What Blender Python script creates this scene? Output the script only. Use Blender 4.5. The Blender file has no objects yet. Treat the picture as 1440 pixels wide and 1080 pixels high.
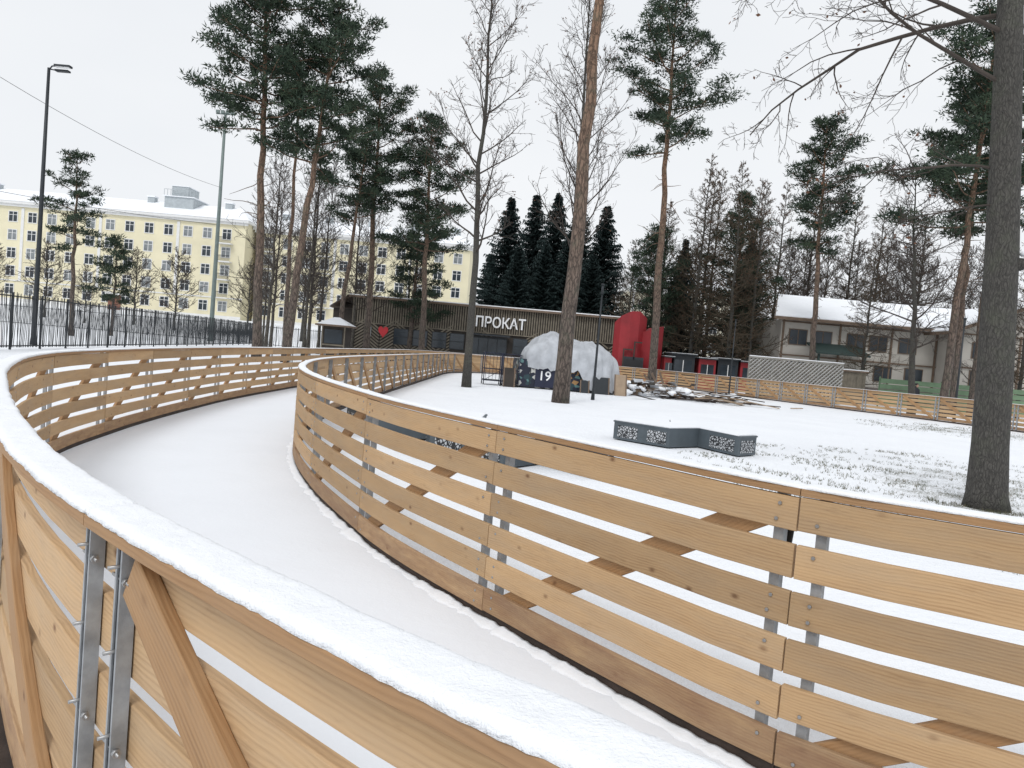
import bpy, math, random, bisect
from mathutils import Matrix, Vector, noise
PI=math.pi
scene=bpy.context.scene
scene.view_settings.view_transform='Standard'
scene.view_settings.look='None'
scene.view_settings.exposure=0
COL=scene.collection

# ------------------------------------------------------------------ materials
def newmat(name):
    m=bpy.data.materials.new(name); m.use_nodes=True
    nt=m.node_tree; b=nt.nodes['Principled BSDF']
    return m,nt,b
def N(nt,t,**k):
    n=nt.nodes.new(t)
    for a,v in k.items():
        if a in n.inputs.keys(): n.inputs[a].default_value=v
        else: setattr(n,a,v)
    return n
def ramp(nt,fac,stops,interp='LINEAR'):
    r=nt.nodes.new('ShaderNodeValToRGB'); r.color_ramp.interpolation=interp
    e=r.color_ramp.elements
    while len(e)<len(stops): e.new(0.5)
    for i,(p,c) in enumerate(stops):
        e[i].position=p; e[i].color=(c[0],c[1],c[2],1) if not isinstance(c,(int,float)) else (c,c,c,1)
    nt.links.new(fac,r.inputs[0]); return r.outputs[0]
def mixc(nt,f,a,b,mode='MIX'):
    m=nt.nodes.new('ShaderNodeMix'); m.data_type='RGBA'; m.blend_type=mode
    for sock,v in ((m.inputs[0],f),(m.inputs[6],a),(m.inputs[7],b)):
        if isinstance(v,bpy.types.NodeSocket): nt.links.new(v,sock)
        elif isinstance(v,(int,float)): sock.default_value=v
        else: sock.default_value=(v[0],v[1],v[2],1)
    return m.outputs[2]
def math_(nt,op,a,b=0.0,clamp=False):
    m=nt.nodes.new('ShaderNodeMath'); m.operation=op; m.use_clamp=clamp
    for sock,v in ((m.inputs[0],a),(m.inputs[1],b)):
        if isinstance(v,bpy.types.NodeSocket): nt.links.new(v,sock)
        else: sock.default_value=v
    return m.outputs[0]
def mapping(nt,vec,scale=(1,1,1),loc=(0,0,0),rot=(0,0,0)):
    m=nt.nodes.new('ShaderNodeMapping'); nt.links.new(vec,m.inputs[0])
    m.inputs['Scale'].default_value=scale; m.inputs['Location'].default_value=loc; m.inputs['Rotation'].default_value=rot
    return m.outputs[0]
def bump(nt,b,h,strength=.3,dist=.02):
    n=nt.nodes.new('ShaderNodeBump'); n.inputs['Strength'].default_value=strength; n.inputs['Distance'].default_value=dist
    nt.links.new(h,n.inputs['Height']); nt.links.new(n.outputs[0],b.inputs['Normal'])
def noiseT(nt,vec,scale,detail=4,rough=.55,dist=0):
    n=nt.nodes.new('ShaderNodeTexNoise'); nt.links.new(vec,n.inputs['Vector'])
    n.inputs['Scale'].default_value=scale; n.inputs['Detail'].default_value=detail; n.inputs['Roughness'].default_value=rough
    n.inputs['Distortion'].default_value=dist
    return n.outputs['Fac']
def objco(nt): return nt.nodes.new('ShaderNodeTexCoord').outputs['Object']

def simple(name,col,rough=.7,metal=0,var=.25,scale=4,bs=.15):
    m,nt,b=newmat(name); o=objco(nt)
    f=noiseT(nt,o,scale,5)
    c=ramp(nt,f,[(.3,[x*(1-var) for x in col]),(.7,[min(1,x*(1+var*.6)) for x in col])])
    nt.links.new(c,b.inputs['Base Color']); b.inputs['Roughness'].default_value=rough; b.inputs['Metallic'].default_value=metal
    if bs: bump(nt,b,noiseT(nt,o,scale*6,3),bs,.01)
    return m

def wood_mat(name,light,dark,grey=.35):
    m,nt,b=newmat(name)
    uv=N(nt,'ShaderNodeUVMap',uv_map='UVMap').outputs[0]
    tn=N(nt,'ShaderNodeUVMap',uv_map='tone').outputs[0]
    sp=nt.nodes.new('ShaderNodeSeparateXYZ'); nt.links.new(tn,sp.inputs[0])
    w=nt.nodes.new('ShaderNodeTexWave'); w.wave_type='BANDS'; w.bands_direction='Y'; w.wave_profile='SIN'
    nt.links.new(mapping(nt,uv,(.5,1,1)),w.inputs['Vector'])
    w.inputs['Scale'].default_value=24; w.inputs['Distortion'].default_value=11; w.inputs['Detail'].default_value=2
    w.inputs['Detail Scale'].default_value=.25
    g=noiseT(nt,mapping(nt,uv,(5,170,1)),1,5,.65)
    big=noiseT(nt,mapping(nt,uv,(1.4,7,1)),1,4,.6)
    f=math_(nt,'ADD',math_(nt,'MULTIPLY',w.outputs['Fac'],.22),math_(nt,'MULTIPLY',g,.6))
    f=math_(nt,'ADD',f,math_(nt,'MULTIPLY',math_(nt,'SUBTRACT',big,.5),.7))
    c=ramp(nt,f,[(.15,light),(.45,[.75*l+.25*d for l,d in zip(light,dark)]),(.8,dark)])
    gr=ramp(nt,noiseT(nt,mapping(nt,uv,(1.6,8,1),(7,3,0)),1,5,.65),[(.42,0),(.72,grey)])
    c=mixc(nt,gr,c,(.37,.315,.25))
    st=ramp(nt,noiseT(nt,mapping(nt,uv,(3.5,16,1),(1,9,0)),1,5,.7),[(.58,0),(.75,.5)])
    c=mixc(nt,st,c,(.27,.17,.095))
    v=nt.nodes.new('ShaderNodeTexVoronoi'); v.voronoi_dimensions='2D'; nt.links.new(mapping(nt,uv,(4.5,7,1)),v.inputs['Vector']); v.inputs['Scale'].default_value=1
    k=ramp(nt,v.outputs['Distance'],[(.03,.85),(.07,.4),(.12,0)])
    sc=nt.nodes.new('ShaderNodeSeparateColor'); nt.links.new(v.outputs['Color'],sc.inputs[0])
    k=math_(nt,'MULTIPLY',k,ramp(nt,sc.outputs[0],[(.66,0),(.90,1)]))
    c=mixc(nt,k,c,(.16,.08,.04))
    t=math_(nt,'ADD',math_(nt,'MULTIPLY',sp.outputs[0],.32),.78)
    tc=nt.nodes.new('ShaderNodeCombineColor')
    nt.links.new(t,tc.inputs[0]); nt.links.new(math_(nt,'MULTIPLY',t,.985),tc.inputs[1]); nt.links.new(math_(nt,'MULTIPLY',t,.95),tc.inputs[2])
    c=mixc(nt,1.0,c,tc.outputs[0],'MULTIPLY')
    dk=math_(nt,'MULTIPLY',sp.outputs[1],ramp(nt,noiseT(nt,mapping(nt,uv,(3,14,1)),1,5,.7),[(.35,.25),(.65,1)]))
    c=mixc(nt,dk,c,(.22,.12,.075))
    nt.links.new(c,b.inputs['Base Color']); b.inputs['Roughness'].default_value=.7
    b.inputs['Specular IOR Level'].default_value=.25
    bump(nt,b,f,.5,.004)
    return m
M_WOOD=wood_mat('plank_wood',(.56,.385,.22),(.325,.195,.10))
M_WOOD2=wood_mat('brace_wood',(.46,.28,.145),(.27,.15,.07),.2)

def snow_mat(name,base=(.865,.885,.915),s1=1.5,s2=40,b1=.5,d1=.04):
    m,nt,b=newmat(name); o=objco(nt)
    f=noiseT(nt,o,s1,5,.6)
    c=ramp(nt,f,[(.3,[x*.965 for x in base]),(.7,base)])
    nt.links.new(c,b.inputs['Base Color']); b.inputs['Roughness'].default_value=.75
    b.inputs['Specular IOR Level'].default_value=.2
    h=math_(nt,'ADD',f,math_(nt,'MULTIPLY',noiseT(nt,o,s2,3,.7),.18))
    bump(nt,b,h,b1,d1)
    return m
M_SNOW=snow_mat('snow')
M_SNOWCAP=snow_mat('snow_on_rail',(.87,.885,.91),9,150,1.0,.016)
M_TRACK=snow_mat('snow_on_ice',(.85,.885,.935),.8,18,.4,.04)

def ground_mat():
    m,nt,b=newmat('snowy_ground'); o=objco(nt)
    f=noiseT(nt,o,.5,6,.6); f2=noiseT(nt,o,6,5,.65)
    c=ramp(nt,f,[(.3,(.82,.84,.875)),(.65,(.865,.885,.915))])
    def blob(x,y,rx,ry):
        g=nt.nodes.new('ShaderNodeTexGradient'); g.gradient_type='SPHERICAL'
        nt.links.new(mapping(nt,o,(1/rx,1/ry,0),(-x/rx,-y/ry,0)),g.inputs[0]); return g.outputs['Fac']
    k=math_(nt,'MAXIMUM',blob(8.8,11.5,5.6,7.5),blob(18.5,29.,6.0,4.5))
    k=math_(nt,'MAXIMUM',k,math_(nt,'MULTIPLY',blob(6.9,10.4,.9,.9),1.6))
    k=math_(nt,'MINIMUM',math_(nt,'MULTIPLY',k,1.7),1.0)
    nn=math_(nt,'ADD',math_(nt,'MULTIPLY',noiseT(nt,o,1.1,3,.6),.35),math_(nt,'MULTIPLY',noiseT(nt,o,30,5,.8),.75))
    t=math_(nt,'MULTIPLY',k,nn)
    mask=ramp(nt,t,[(.55,0),(.61,.85)])
    gc=ramp(nt,f2,[(.3,(.06,.065,.035)),(.6,(.14,.13,.08)),(.8,(.22,.19,.13))])
    c=mixc(nt,mask,c,gc)
    nt.links.new(c,b.inputs['Base Color']); b.inputs['Roughness'].default_value=.8; b.inputs['Specular IOR Level'].default_value=.2
    h=math_(nt,'ADD',f,math_(nt,'MULTIPLY',f2,.35))
    h=math_(nt,'ADD',h,math_(nt,'MULTIPLY',noiseT(nt,o,30,3,.7),.08))
    bump(nt,b,h,.9,.08)
    return m
M_GROUND=ground_mat()

def bark_mat(name,low,high,z0,z1,scale=9,crack=.35):
    m,nt,b=newmat(name); o=objco(nt)
    s=nt.nodes.new('ShaderNodeSeparateXYZ'); nt.links.new(o,s.inputs[0])
    mr=nt.nodes.new('ShaderNodeMapRange'); nt.links.new(s.outputs[2],mr.inputs[0]); mr.inputs[1].default_value=z0; mr.inputs[2].default_value=z1
    c=mixc(nt,mr.outputs[0],low,high)
    n0=nt.nodes.new('ShaderNodeTexNoise'); nt.links.new(o,n0.inputs['Vector']); n0.inputs['Scale'].default_value=6
    va=nt.nodes.new('ShaderNodeVectorMath'); va.operation='MULTIPLY_ADD'; nt.links.new(n0.outputs['Color'],va.inputs[0]); va.inputs[1].default_value=(.12,.12,.12); nt.links.new(o,va.inputs[2])
    v=nt.nodes.new('ShaderNodeTexVoronoi'); v.feature='DISTANCE_TO_EDGE'; nt.links.new(mapping(nt,va.outputs[0],(1,1,.22)),v.inputs['Vector']); v.inputs['Scale'].default_value=scale
    n=noiseT(nt,mapping(nt,o,(1,1,.3)),scale*1.6,5,.7)
    k=ramp(nt,v.outputs['Distance'],[(0,crack),(.16,1)])
    c=mixc(nt,1.0,c,k,'MULTIPLY')
    c=mixc(nt,1.0,c,ramp(nt,n,[(.3,.5),(.7,1.35)]),'MULTIPLY')
    c=mixc(nt,ramp(nt,noiseT(nt,o,2.2,4,.7),[(.5,0),(.75,.5)]),c,(.10,.11,.075))
    nt.links.new(c,b.inputs['Base Color']); b.inputs['Roughness'].default_value=.9
    h=math_(nt,'ADD',k,n); bump(nt,b,h,.8,.03)
    return m
M_PINEBARK=bark_mat('pine_bark',(.14,.11,.092),(.25,.15,.095),3,14)
M_DARKBARK=bark_mat('dark_bark',(.085,.08,.072),(.085,.08,.07),0,10,30,.55)
M_GREYBARK=bark_mat('grey_bark',(.11,.10,.085),(.10,.085,.075),0,10,12)
M_TWIG=simple('twig_bark',(.06,.048,.04),.9,0,.3,2,0)
M_LARCH=simple('larch_twig',(.075,.057,.036),.9,0,.4,1.2,0)
M_LEAF=simple('dead_leaf',(.14,.065,.035),.8,0,.4,3,0)
def foliage(name,a,b_,c_):
    m,nt,b=newmat(name); o=objco(nt)
    f=noiseT(nt,o,1.1,4,.7)
    nt.links.new(ramp(nt,f,[(.3,a),(.5,b_),(.72,c_)]),b.inputs['Base Color']); b.inputs['Roughness'].default_value=.8
    b.inputs['Specular IOR Level'].default_value=.2
    return m
M_PINE=foliage('pine_needles',(.018,.03,.022),(.038,.058,.038),(.07,.095,.056))
M_SPRUCE=foliage('spruce_needles',(.012,.021,.02),(.022,.037,.036),(.045,.062,.06))
M_STEEL=simple('galvanised_steel',(.33,.345,.36),.6,.25,.3,14,.1)
M_BOLT=simple('bolt_steel',(.36,.36,.36),.45,.8,.1,30,0)
M_DARKMETAL=simple('dark_painted_metal',(.025,.03,.035),.5,.2,.2,5,0)
M_BLACK=simple('black_rubber',(.012,.012,.014),.5,0,.2,8,0)
M_GREYPAINT=simple('grey_green_pole_paint',(.16,.20,.19),.5,.2,.15,3,0)
M_BASEDARK=simple('wet_dark_timber',(.05,.035,.028),.8,0,.4,6,.3)
M_YELLOW=simple('pale_yellow_render',(.76,.70,.50),.9,0,.1,.35,.1)
M_YELLOW2=simple('faded_yellow_render',(.62,.58,.46),.9,0,.1,.3,.1)
M_WHITE=simple('white_paint',(.74,.74,.73),.7,0,.06,2,0)
M_GLASS=simple('dark_window_glass',(.035,.045,.055),.15,0,.4,.8,0)
M_CURTAIN=simple('curtained_window_glass',(.22,.24,.25),.3,0,.4,1.5,0)
M_BRICK=simple('brown_wood_door',(.20,.09,.06),.7,0,.2,3,0)
M_ROOFMETAL=simple('pale_metal_plant',(.42,.46,.48),.6,.2,.15,2,0)
M_CLAD=simple('weathered_grey_wood',(.20,.175,.135),.85,0,.35,2.5,.2)
M_LATT=simple('silvered_lattice_wood',(.27,.26,.235),.85,0,.3,2.5,.2)
M_CLADB=simple('dark_backing',(.05,.042,.036),.9,0,.3,2,0)
M_RED=simple('red_painted_panel',(.27,.016,.022),.6,0,.25,1,0)
M_REDS=simple('bright_red_sign',(.55,.03,.04),.5,0,.1,2,0)
M_PLASTER=simple('cream_grey_plaster',(.52,.49,.44),.9,0,.12,.6,.1)
M_TIMBER=simple('brown_timber',(.17,.12,.085),.8,0,.25,3,.1)
M_STONE=simple('stone_plinth',(.18,.155,.14),.9,0,.4,2.5,.3)
M_GREEN=simple('green_fence_paint',(.14,.22,.13),.7,0,.2,2,0)
M_GREENROOF=simple('dark_green_roof',(.03,.055,.05),.6,0,.2,2,0)
M_TARP=simple('silver_tarpaulin',(.46,.48,.51),.85,0,.22,2.5,.5)
M_BENCH=simple('blue_grey_bench_paint',(.085,.105,.12),.6,0,.2,3,.1)
M_COAT=simple('dark_winter_coat',(.03,.032,.04),.9,0,.3,8,0)
M_SKIN=simple('skin',(.5,.3,.22),.6,0,.1,8,0)
M_CARD=simple('cardboard',(.36,.27,.19),.9,0,.2,3,0)
M_SIGN=simple('white_sign_letters',(.85,.86,.87),.5,0,.03,2,0)
M_G1=simple('winter_grass',(.075,.09,.04),.8,0,.3,3,0); M_G2=simple('dry_grass',(.20,.16,.10),.8,0,.3,3,0)

def lace_mat():
    m,nt,b=newmat('laser_cut_lace_panel'); o=objco(nt)
    v=nt.nodes.new('ShaderNodeTexVoronoi'); v.feature='DISTANCE_TO_EDGE'; nt.links.new(o,v.inputs['Vector']); v.inputs['Scale'].default_value=19
    c=ramp(nt,v.outputs['Distance'],[(.12,(.02,.022,.025)),(.17,(.46,.48,.50))])
    nt.links.new(c,b.inputs['Base Color']); b.inputs['Roughness'].default_value=.6
    return m
M_LACE=lace_mat()
def graffiti_mat():
    m,nt,b=newmat('painted_mural'); o=objco(nt)
    v=nt.nodes.new('ShaderNodeTexVoronoi'); nt.links.new(o,v.inputs['Vector']); v.inputs['Scale'].default_value=5.5
    sc=nt.nodes.new('ShaderNodeSeparateColor'); nt.links.new(v.outputs['Color'],sc.inputs[0])
    c=ramp(nt,sc.outputs[0],[(0,(.010,.014,.03)),(.40,(.02,.05,.06)),(.54,(.50,.50,.47)),(.66,(.35,.20,.08)),(.74,(.012,.016,.035)),(.92,(.10,.20,.20))],'CONSTANT')
    nt.links.new(c,b.inputs['Base Color']); b.inputs['Roughness'].default_value=.6
    return m
M_MURAL=graffiti_mat()
M_NAVY=simple('navy_painted_panel',(.012,.016,.042),.6,0,.2,2,0)

# ------------------------------------------------------------------ mesh builder
class MB:
    def __init__(s): s.v=[];s.f=[];s.m=[];s.uv=[];s.tn=[];s.sm=[]
    def face(s,idx,mat=0,uv=None,tone=(.5,0),smooth=False):
        s.f.append(idx); s.m.append(mat); s.sm.append(smooth)
        s.uv.extend(uv if uv else [(0,0)]*len(idx)); s.tn.extend([tone]*len(idx))
    def box(s,x0,x1,y0,y1,z0,z1,mat=0,M=None):
        b=len(s.v)
        c=[(x0,y0,z0),(x1,y0,z0),(x1,y1,z0),(x0,y1,z0),(x0,y0,z1),(x1,y0,z1),(x1,y1,z1),(x0,y1,z1)]
        if M: c=[tuple(M@Vector(p)) for p in c]
        s.v+=c
        for q in ((0,3,2,1),(4,5,6,7),(0,1,5,4),(1,2,6,5),(2,3,7,6),(3,0,4,7)):
            s.face([b+i for i in q],mat,[(c[i][0]+c[i][1],c[i][2]) for i in q])
    def prism(s,pts,z0,z1,mat=0,topmat=None):
        n=len(pts);b=len(s.v)
        s.v+=[(p[0],p[1],z0) for p in pts]+[(p[0],p[1],z1) for p in pts]
        s.face([b+n+i for i in range(n)],mat if topmat is None else topmat); s.face([b+n-1-i for i in range(n)],mat)
        for i in range(n):
            j=(i+1)%n; s.face([b+i,b+j,b+n+j,b+n+i],mat)
    def tube(s,pts,rads,n=6,mat=0,cap=True):
        b=len(s.v); k=len(pts); ref=None
        for i,p in enumerate(pts):
            p=Vector(p); a=Vector(pts[max(0,i-1)]); c=Vector(pts[min(k-1,i+1)]); t=(c-a)
            if t.length<1e-6: t=Vector((0,0,1))
            t.normalize()
            if ref is None:
                ref=Vector((1,0,0)) if abs(t.x)<.8 else Vector((0,1,0))
            u=(ref-t*ref.dot(t)).normalized(); w=t.cross(u); ref=u
            r=rads[i]
            for j in range(n):
                an=2*PI*j/n; q=p+u*(math.cos(an)*r)+w*(math.sin(an)*r); s.v.append((q.x,q.y,q.z))
        for i in range(k-1):
            for j in range(n):
                j2=(j+1)%n
                s.face([b+i*n+j,b+i*n+j2,b+(i+1)*n+j2,b+(i+1)*n+j],mat,None,(.5,0),True)
        if cap and n>3:
            s.face([b+j for j in range(n)][::-1],mat); s.face([b+(k-1)*n+j for j in range(n)],mat)
    def sweep(s,frames,sec,mat=0,uvo=(0,0),tone=(.5,0),smooth=False):
        b=len(s.v);n=len(sec)
        per=[0]
        for i in range(n):
            a=sec[i];c=sec[(i+1)%n]; per.append(per[-1]+math.hypot(c[0]-a[0],c[1]-a[1]))
        for fr in frames:
            o,sd,up=fr[0],fr[1],fr[2]; sc=fr[4] if len(fr)>4 else sec
            for a,z in sc:
                q=o+sd*a+up*z; s.v.append((q.x,q.y,q.z))
        for i in range(len(frames)-1):
            s0=frames[i][3];s1=frames[i+1][3]
            for j in range(n):
                j2=(j+1)%n
                s.face([b+i*n+j,b+i*n+j2,b+(i+1)*n+j2,b+(i+1)*n+j],mat,
                    [(s0+uvo[0],per[j]+uvo[1]),(s0+uvo[0],per[j+1]+uvo[1]),(s1+uvo[0],per[j+1]+uvo[1]),(s1+uvo[0],per[j]+uvo[1])],tone,smooth)
        s.face([b+j for j in range(n)][::-1],mat,None,tone); e=b+(len(frames)-1)*n
        s.face([e+j for j in range(n)],mat,None,tone)
    def mesh(s,name,mats):
        me=bpy.data.meshes.new(name); me.from_pydata(s.v,[],s.f)
        for m in mats: me.materials.append(m)
        me.polygons.foreach_set('material_index',s.m); me.polygons.foreach_set('use_smooth',s.sm)
        u=me.uv_layers.new(name='UVMap'); u.data.foreach_set('uv',[c for p in s.uv for c in p])
        u=me.uv_layers.new(name='tone'); u.data.foreach_set('uv',[c for p in s.tn for c in p])
        me.update(); return me
    def obj(s,name,mats,parent=None,loc=(0,0,0),rz=0):
        return mkobj(name,s.mesh(name,mats),parent,loc,rz)
def mkobj(name,me,parent=None,loc=(0,0,0),rz=0):
    o=bpy.data.objects.new(name,me); COL.objects.link(o); o.location=loc; o.rotation_euler=(0,0,rz)
    if parent: o.parent=parent
    return o
def meta(o,label,cat,group=None):
    o['label']=label;o['category']=cat
    if group:o['group']=group
    return o
def thing(name,label,cat,loc=(0,0,0),rz=0,group=None):
    o=bpy.data.objects.new(name,None); o.empty_display_size=.3; COL.objects.link(o); o.location=loc; o.rotation_euler=(0,0,rz)
    return meta(o,label,cat,group)
def copy_thing(T,loc,rz,sc=1.0):
    c=T.copy(); COL.objects.link(c); c.location=loc; c.rotation_euler=(0,0,rz); c.scale=(sc,sc,sc)
    for ch in [o for o in COL.objects if o.parent==T]:
        k=ch.copy(); COL.objects.link(k); k.parent=c
    return c

# ------------------------------------------------------------------ curves
class Path:
    def __init__(s,pts):
        P=[Vector((p[0],p[1],0)) for p in pts]; P=[P[0]*2-P[1]]+P+[P[-1]*2-P[-2]]
        out=[]
        for i in range(1,len(P)-2):
            a,b,c,d=P[i-1],P[i],P[i+1],P[i+2]
            n=max(4,int((c-b).length/.15))
            for k in range(n):
                t=k/n
                out.append(.5*((2*b)+(c-a)*t+(2*a-5*b+4*c-d)*t*t+(3*b-a-3*c+d)*t**3))
        out.append(P[-2]); s.p=out; s.s=[0]
        for i in range(1,len(out)): s.s.append(s.s[-1]+(out[i]-out[i-1]).length)
        s.L=s.s[-1]
    def at(s,x):
        x=max(0,min(s.L-1e-4,x))
        i=max(0,bisect.bisect_right(s.s,x)-1); i=min(i,len(s.p)-2)
        t=(x-s.s[i])/(s.s[i+1]-s.s[i]); return s.p[i].lerp(s.p[i+1],t)
    def fr(s,x):
        p=s.at(x); t=(s.at(x+.12)-s.at(x-.12)).normalized(); return p,Vector((-t.y,t.x,0)),t
    def nearest(s,x,y):
        q=Vector((x,y,0)); i=min(range(len(s.p)),key=lambda k:(s.p[k]-q).length); return s.s[i]
UP=Vector((0,0,1))
OUT=Path([(2.0,-.75),(1.3,-.12),(.71,.37),(.235,.752),(-.085,.995),(-.505,1.345),(-.885,1.69),(-1.265,2.07),(-1.735,2.61),(-2.325,3.365),(-3.11,4.45),(-3.84,5.54),(-4.7,7.1),(-5.25,8.6),(-5.6,10.3),(-5.85,11.8),(-6.15,14.3),(-6.38,17),(-6.5,21.7),(-6.55,28),(-6.55,36),(-6.5,46),(-5.2,51.5),(-1.5,54.5),(3,57.5),(8,60.5)])
INN=Path([(4.2,1.75),(3.0,2.05),(2.3,2.33),(1.75,2.62),(1.2,2.98),(.66,3.6),(0,4.42),(-.55,5.15),(-.95,5.75),(-1.42,6.6),(-1.9,7.55),(-2.4,8.7),(-2.85,10),(-3.25,11.6),(-3.6,13.6),(-3.85,16.5),(-3.95,21),(-4,28),(-4,36),(-4,43),(-3.6,46.8),(-2,50),(1.5,53),(5,55.3),(8.2,56.6),(11,54.5),(13.6,50.5),(16.3,44.8),(18.6,40.2),(20.6,36.9),(22.0,33.8),(22.9,30.5),(23.6,26),(24,20)])

def box_sec(a0,a1,z0,z1,c=0):
    if c==0: return [(a0,z0),(a1,z0),(a1,z1),(a0,z1)]
    return [(a0+c,z0),(a1-c,z0),(a1,z0+c),(a1,z1-c),(a1-c,z1),(a0+c,z1),(a0,z1-c),(a0,z0+c)]

def build_fence(label,path,side,high_start,phase,capw,snowh,seed,poff):
    rnd=random.Random(seed)
    F=thing('wooden_rink_fence',label,'fence')
    PLEN=1.94
    js=[]; x=phase
    while x>0.3: x-=PLEN
    while x<path.L: js.append(x); x+=PLEN
    js=[max(0,j) for j in js]
    for k in range(len(js)-1):
        s0,s1=js[k],js[k+1]
        mid=path.at((s0+s1)/2); dist=mid.length
        near=dist<9
        nseg=6 if dist<25 else 3
        A=MB()
        NB=6;bw=.135;zb0=.07;gap=(1.168-zb0-NB*bw)/(NB-1)
        for i in range(NB):
            z0=zb0+i*(bw+gap)+rnd.uniform(-.004,.004); z1=z0+bw
            off=rnd.uniform(-.002,.002); e0=s0+.002+rnd.uniform(0,.005); e1=s1-.002-rnd.uniform(0,.005)
            tilt=rnd.uniform(-.003,.003)
            fr=[]
            for q in range(nseg+1):
                ss=e0+(e1-e0)*q/nseg; p,n,t=path.fr(ss); fr.append((p+UP*tilt*(q/nseg-.5)*2,n,UP,ss-e0))
            a0,a1=(-.050+off,-.020+off) if side>0 else (.020+off,.050+off)
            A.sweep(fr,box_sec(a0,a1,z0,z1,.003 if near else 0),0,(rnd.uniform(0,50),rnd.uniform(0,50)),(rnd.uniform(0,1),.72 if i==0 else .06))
            if near:
                for sb in (s0+poff-.005,s1-poff+.005):
                    p,n,t=path.fr(sb)
                    for dz in (.035,.10):
                        if rnd.random()<.4: continue
                        c=p+n*(-side*.049)+UP*(z0+dz)+t*rnd.uniform(-.01,.01)
                        A.tube([c,c-n*(side*.0045)],[.0085,.007],8,1)
        panel=A.obj('fence_panel',[M_WOOD,M_BOLT],F)
        for sb in (s0+poff,s1-poff):
            P=MB(); p,n,t=path.fr(sb)
            q=p+n*(side*.002)
            X=t; Y=n*side
            if dist<30:
                w=.018 if side>0 else .021; d=.016 if side>0 else .022; th=.004
                sec=[(-w,-.018),(w,-.018),(w,d),(w-.009,d),(w-.009,d-th),(w-th,d-th),(w-th,-.018+th),(-w+th,-.018+th),(-w+th,d-th),(-w+.009,d-th),(-w+.009,d),(-w,d)]
            else: sec=box_sec(-.024,.024,-.018,.03)
            b0=len(P.v); m=len(sec)
            for z in (0,1.168):
                for a_,y_ in sec:
                    v_=q+X*a_+Y*y_+UP*z; P.v.append(tuple(v_))
            for j in range(m):
                j2=(j+1)%m; P.face([b0+j,b0+j2,b0+m+j2,b0+m+j],0)
            P.face([b0+m+j for j in range(m)],0)
            if near:
                for i in range(NB):
                    zz=zb0+i*(bw+gap)+bw*.5
                    c=q+Y*(-.012)+UP*zz
                    P.tube([c,c+Y*.05],[.0045,.0045],7,1); P.tube([c+Y*.001,c+Y*.010],[.010,.010],6,1)
                    if dist<4 and i%2==1:
                        c2=q+UP*(zz-.03)+Y*.008-X*.05; P.tube([c2,c2+X*.10],[.0045,.0045],6,1)
                        P.tube([c2+X*.014,c2+X*.024],[.010,.010],6,1)
            P.obj('post',[M_STEEL,M_BOLT],panel)
        B=MB(); sa,sb=s0+poff+.05,s1-poff-.05; za,zb=(.13,1.09) if not high_start else (1.09,.13)
        fr=[]
        ln=math.hypot(sb-sa,zb-za)
        for q in range(5):
            f=q/4; p,n,t=path.fr(sa+(sb-sa)*f); p=p+UP*(za+(zb-za)*f)
            up=(UP*(sb-sa)-t*(zb-za)).normalized()
            fr.append((p,n,up,ln*f))
        lo,hi=(-.019,.013) if side>0 else (-.013,.019)
        B.sweep(fr,box_sec(lo,hi,-.06,.06,.003 if near else 0),0,(rnd.uniform(0,50),rnd.uniform(0,50)),(rnd.uniform(.1,.7),0))
        B.obj('brace',[M_WOOD2],panel)
        R=MB(); fr=[]
        for q in range(nseg+1):
            ss=s0+.002+(s1-s0-.004)*q/nseg; p,n,t=path.fr(ss); fr.append((p,n,UP,ss-s0))
        R.sweep(fr,box_sec(-capw,capw,1.172,1.202,.003 if near else 0),0,(rnd.uniform(0,50),rnd.uniform(0,50)),(rnd.uniform(.0,.6),.15))
        R.obj('cap_rail',[M_WOOD2],panel)
        G=MB(); G.sweep([(f[0],f[1],f[2],f[3]) for f in fr],box_sec(-.045,.03,-.01,.062),0); G.obj('ground_beam',[M_BASEDARK],panel)
    S=MB(); fr=[]; x=js[0]; nb=11
    while x<js[-1]:
        p,n,t=path.fr(x); d=p.length
        step=.02 if d<4 else (.08 if d<12 else .5)
        dj=min(abs(x-j) for j in js)
        hh=snowh*(1-.75*math.exp(-(dj/.010)**2))*(1+.22*noise.noise(p*3.1))
        jl=.007*noise.noise(p*7+Vector((5,0,0)))+.005*noise.noise(p*45); jr=.007*noise.noise(p*7+Vector((0,9,0)))+.005*noise.noise(p*42)
        w=capw+.001; sec=[]
        for i in range(nb+1):
            a=-1+2*i/nb; e=jl if a<0 else jr
            zz=1.2025+hh*(1-abs(a)**9)
            zz+= .0018*noise.noise(Vector((p.x*45,p.y*45,a*4))) if 0<i<nb else 0
            sec.append((a*(w+e),max(1.2028,zz)))
        sec=sec[::-1]
        sec=sec+[(-w*.9,1.2022),(w*.9,1.2022)]
        fr.append((p,n,UP,x,sec)); x+=step
    S.sweep(fr,fr[0][4],0,(0,0),(.5,0),True)
    S.obj('snow_cap',[M_SNOWCAP],F)
    return F,js
F1,J1=build_fence('outer pale wooden rink fence with snow on its rail',OUT,1,False,OUT.nearest(-.885,1.69)+0.02,.062,.018,3,.105)
F2,J2=build_fence('inner pale wooden rink fence curving around the snowy plaza',INN,-1,True,INN.nearest(1.2,2.98)-.02,.050,.015,8,.085)
p,n,t=INN.fr(INN.nearest(1.2,2.98)+.02)
K=MB(); c=p+n*-.07
K.tube([c+UP*1.1,c+UP*1.0+t*.03,c+UP*.9+t*.045-n*.01,c+UP*.82+t*.02,c+UP*.86-t*.02],[.012,.018,.022,.018,.01],6,0)
K.obj('strap',[M_BLACK],F2)

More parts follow.
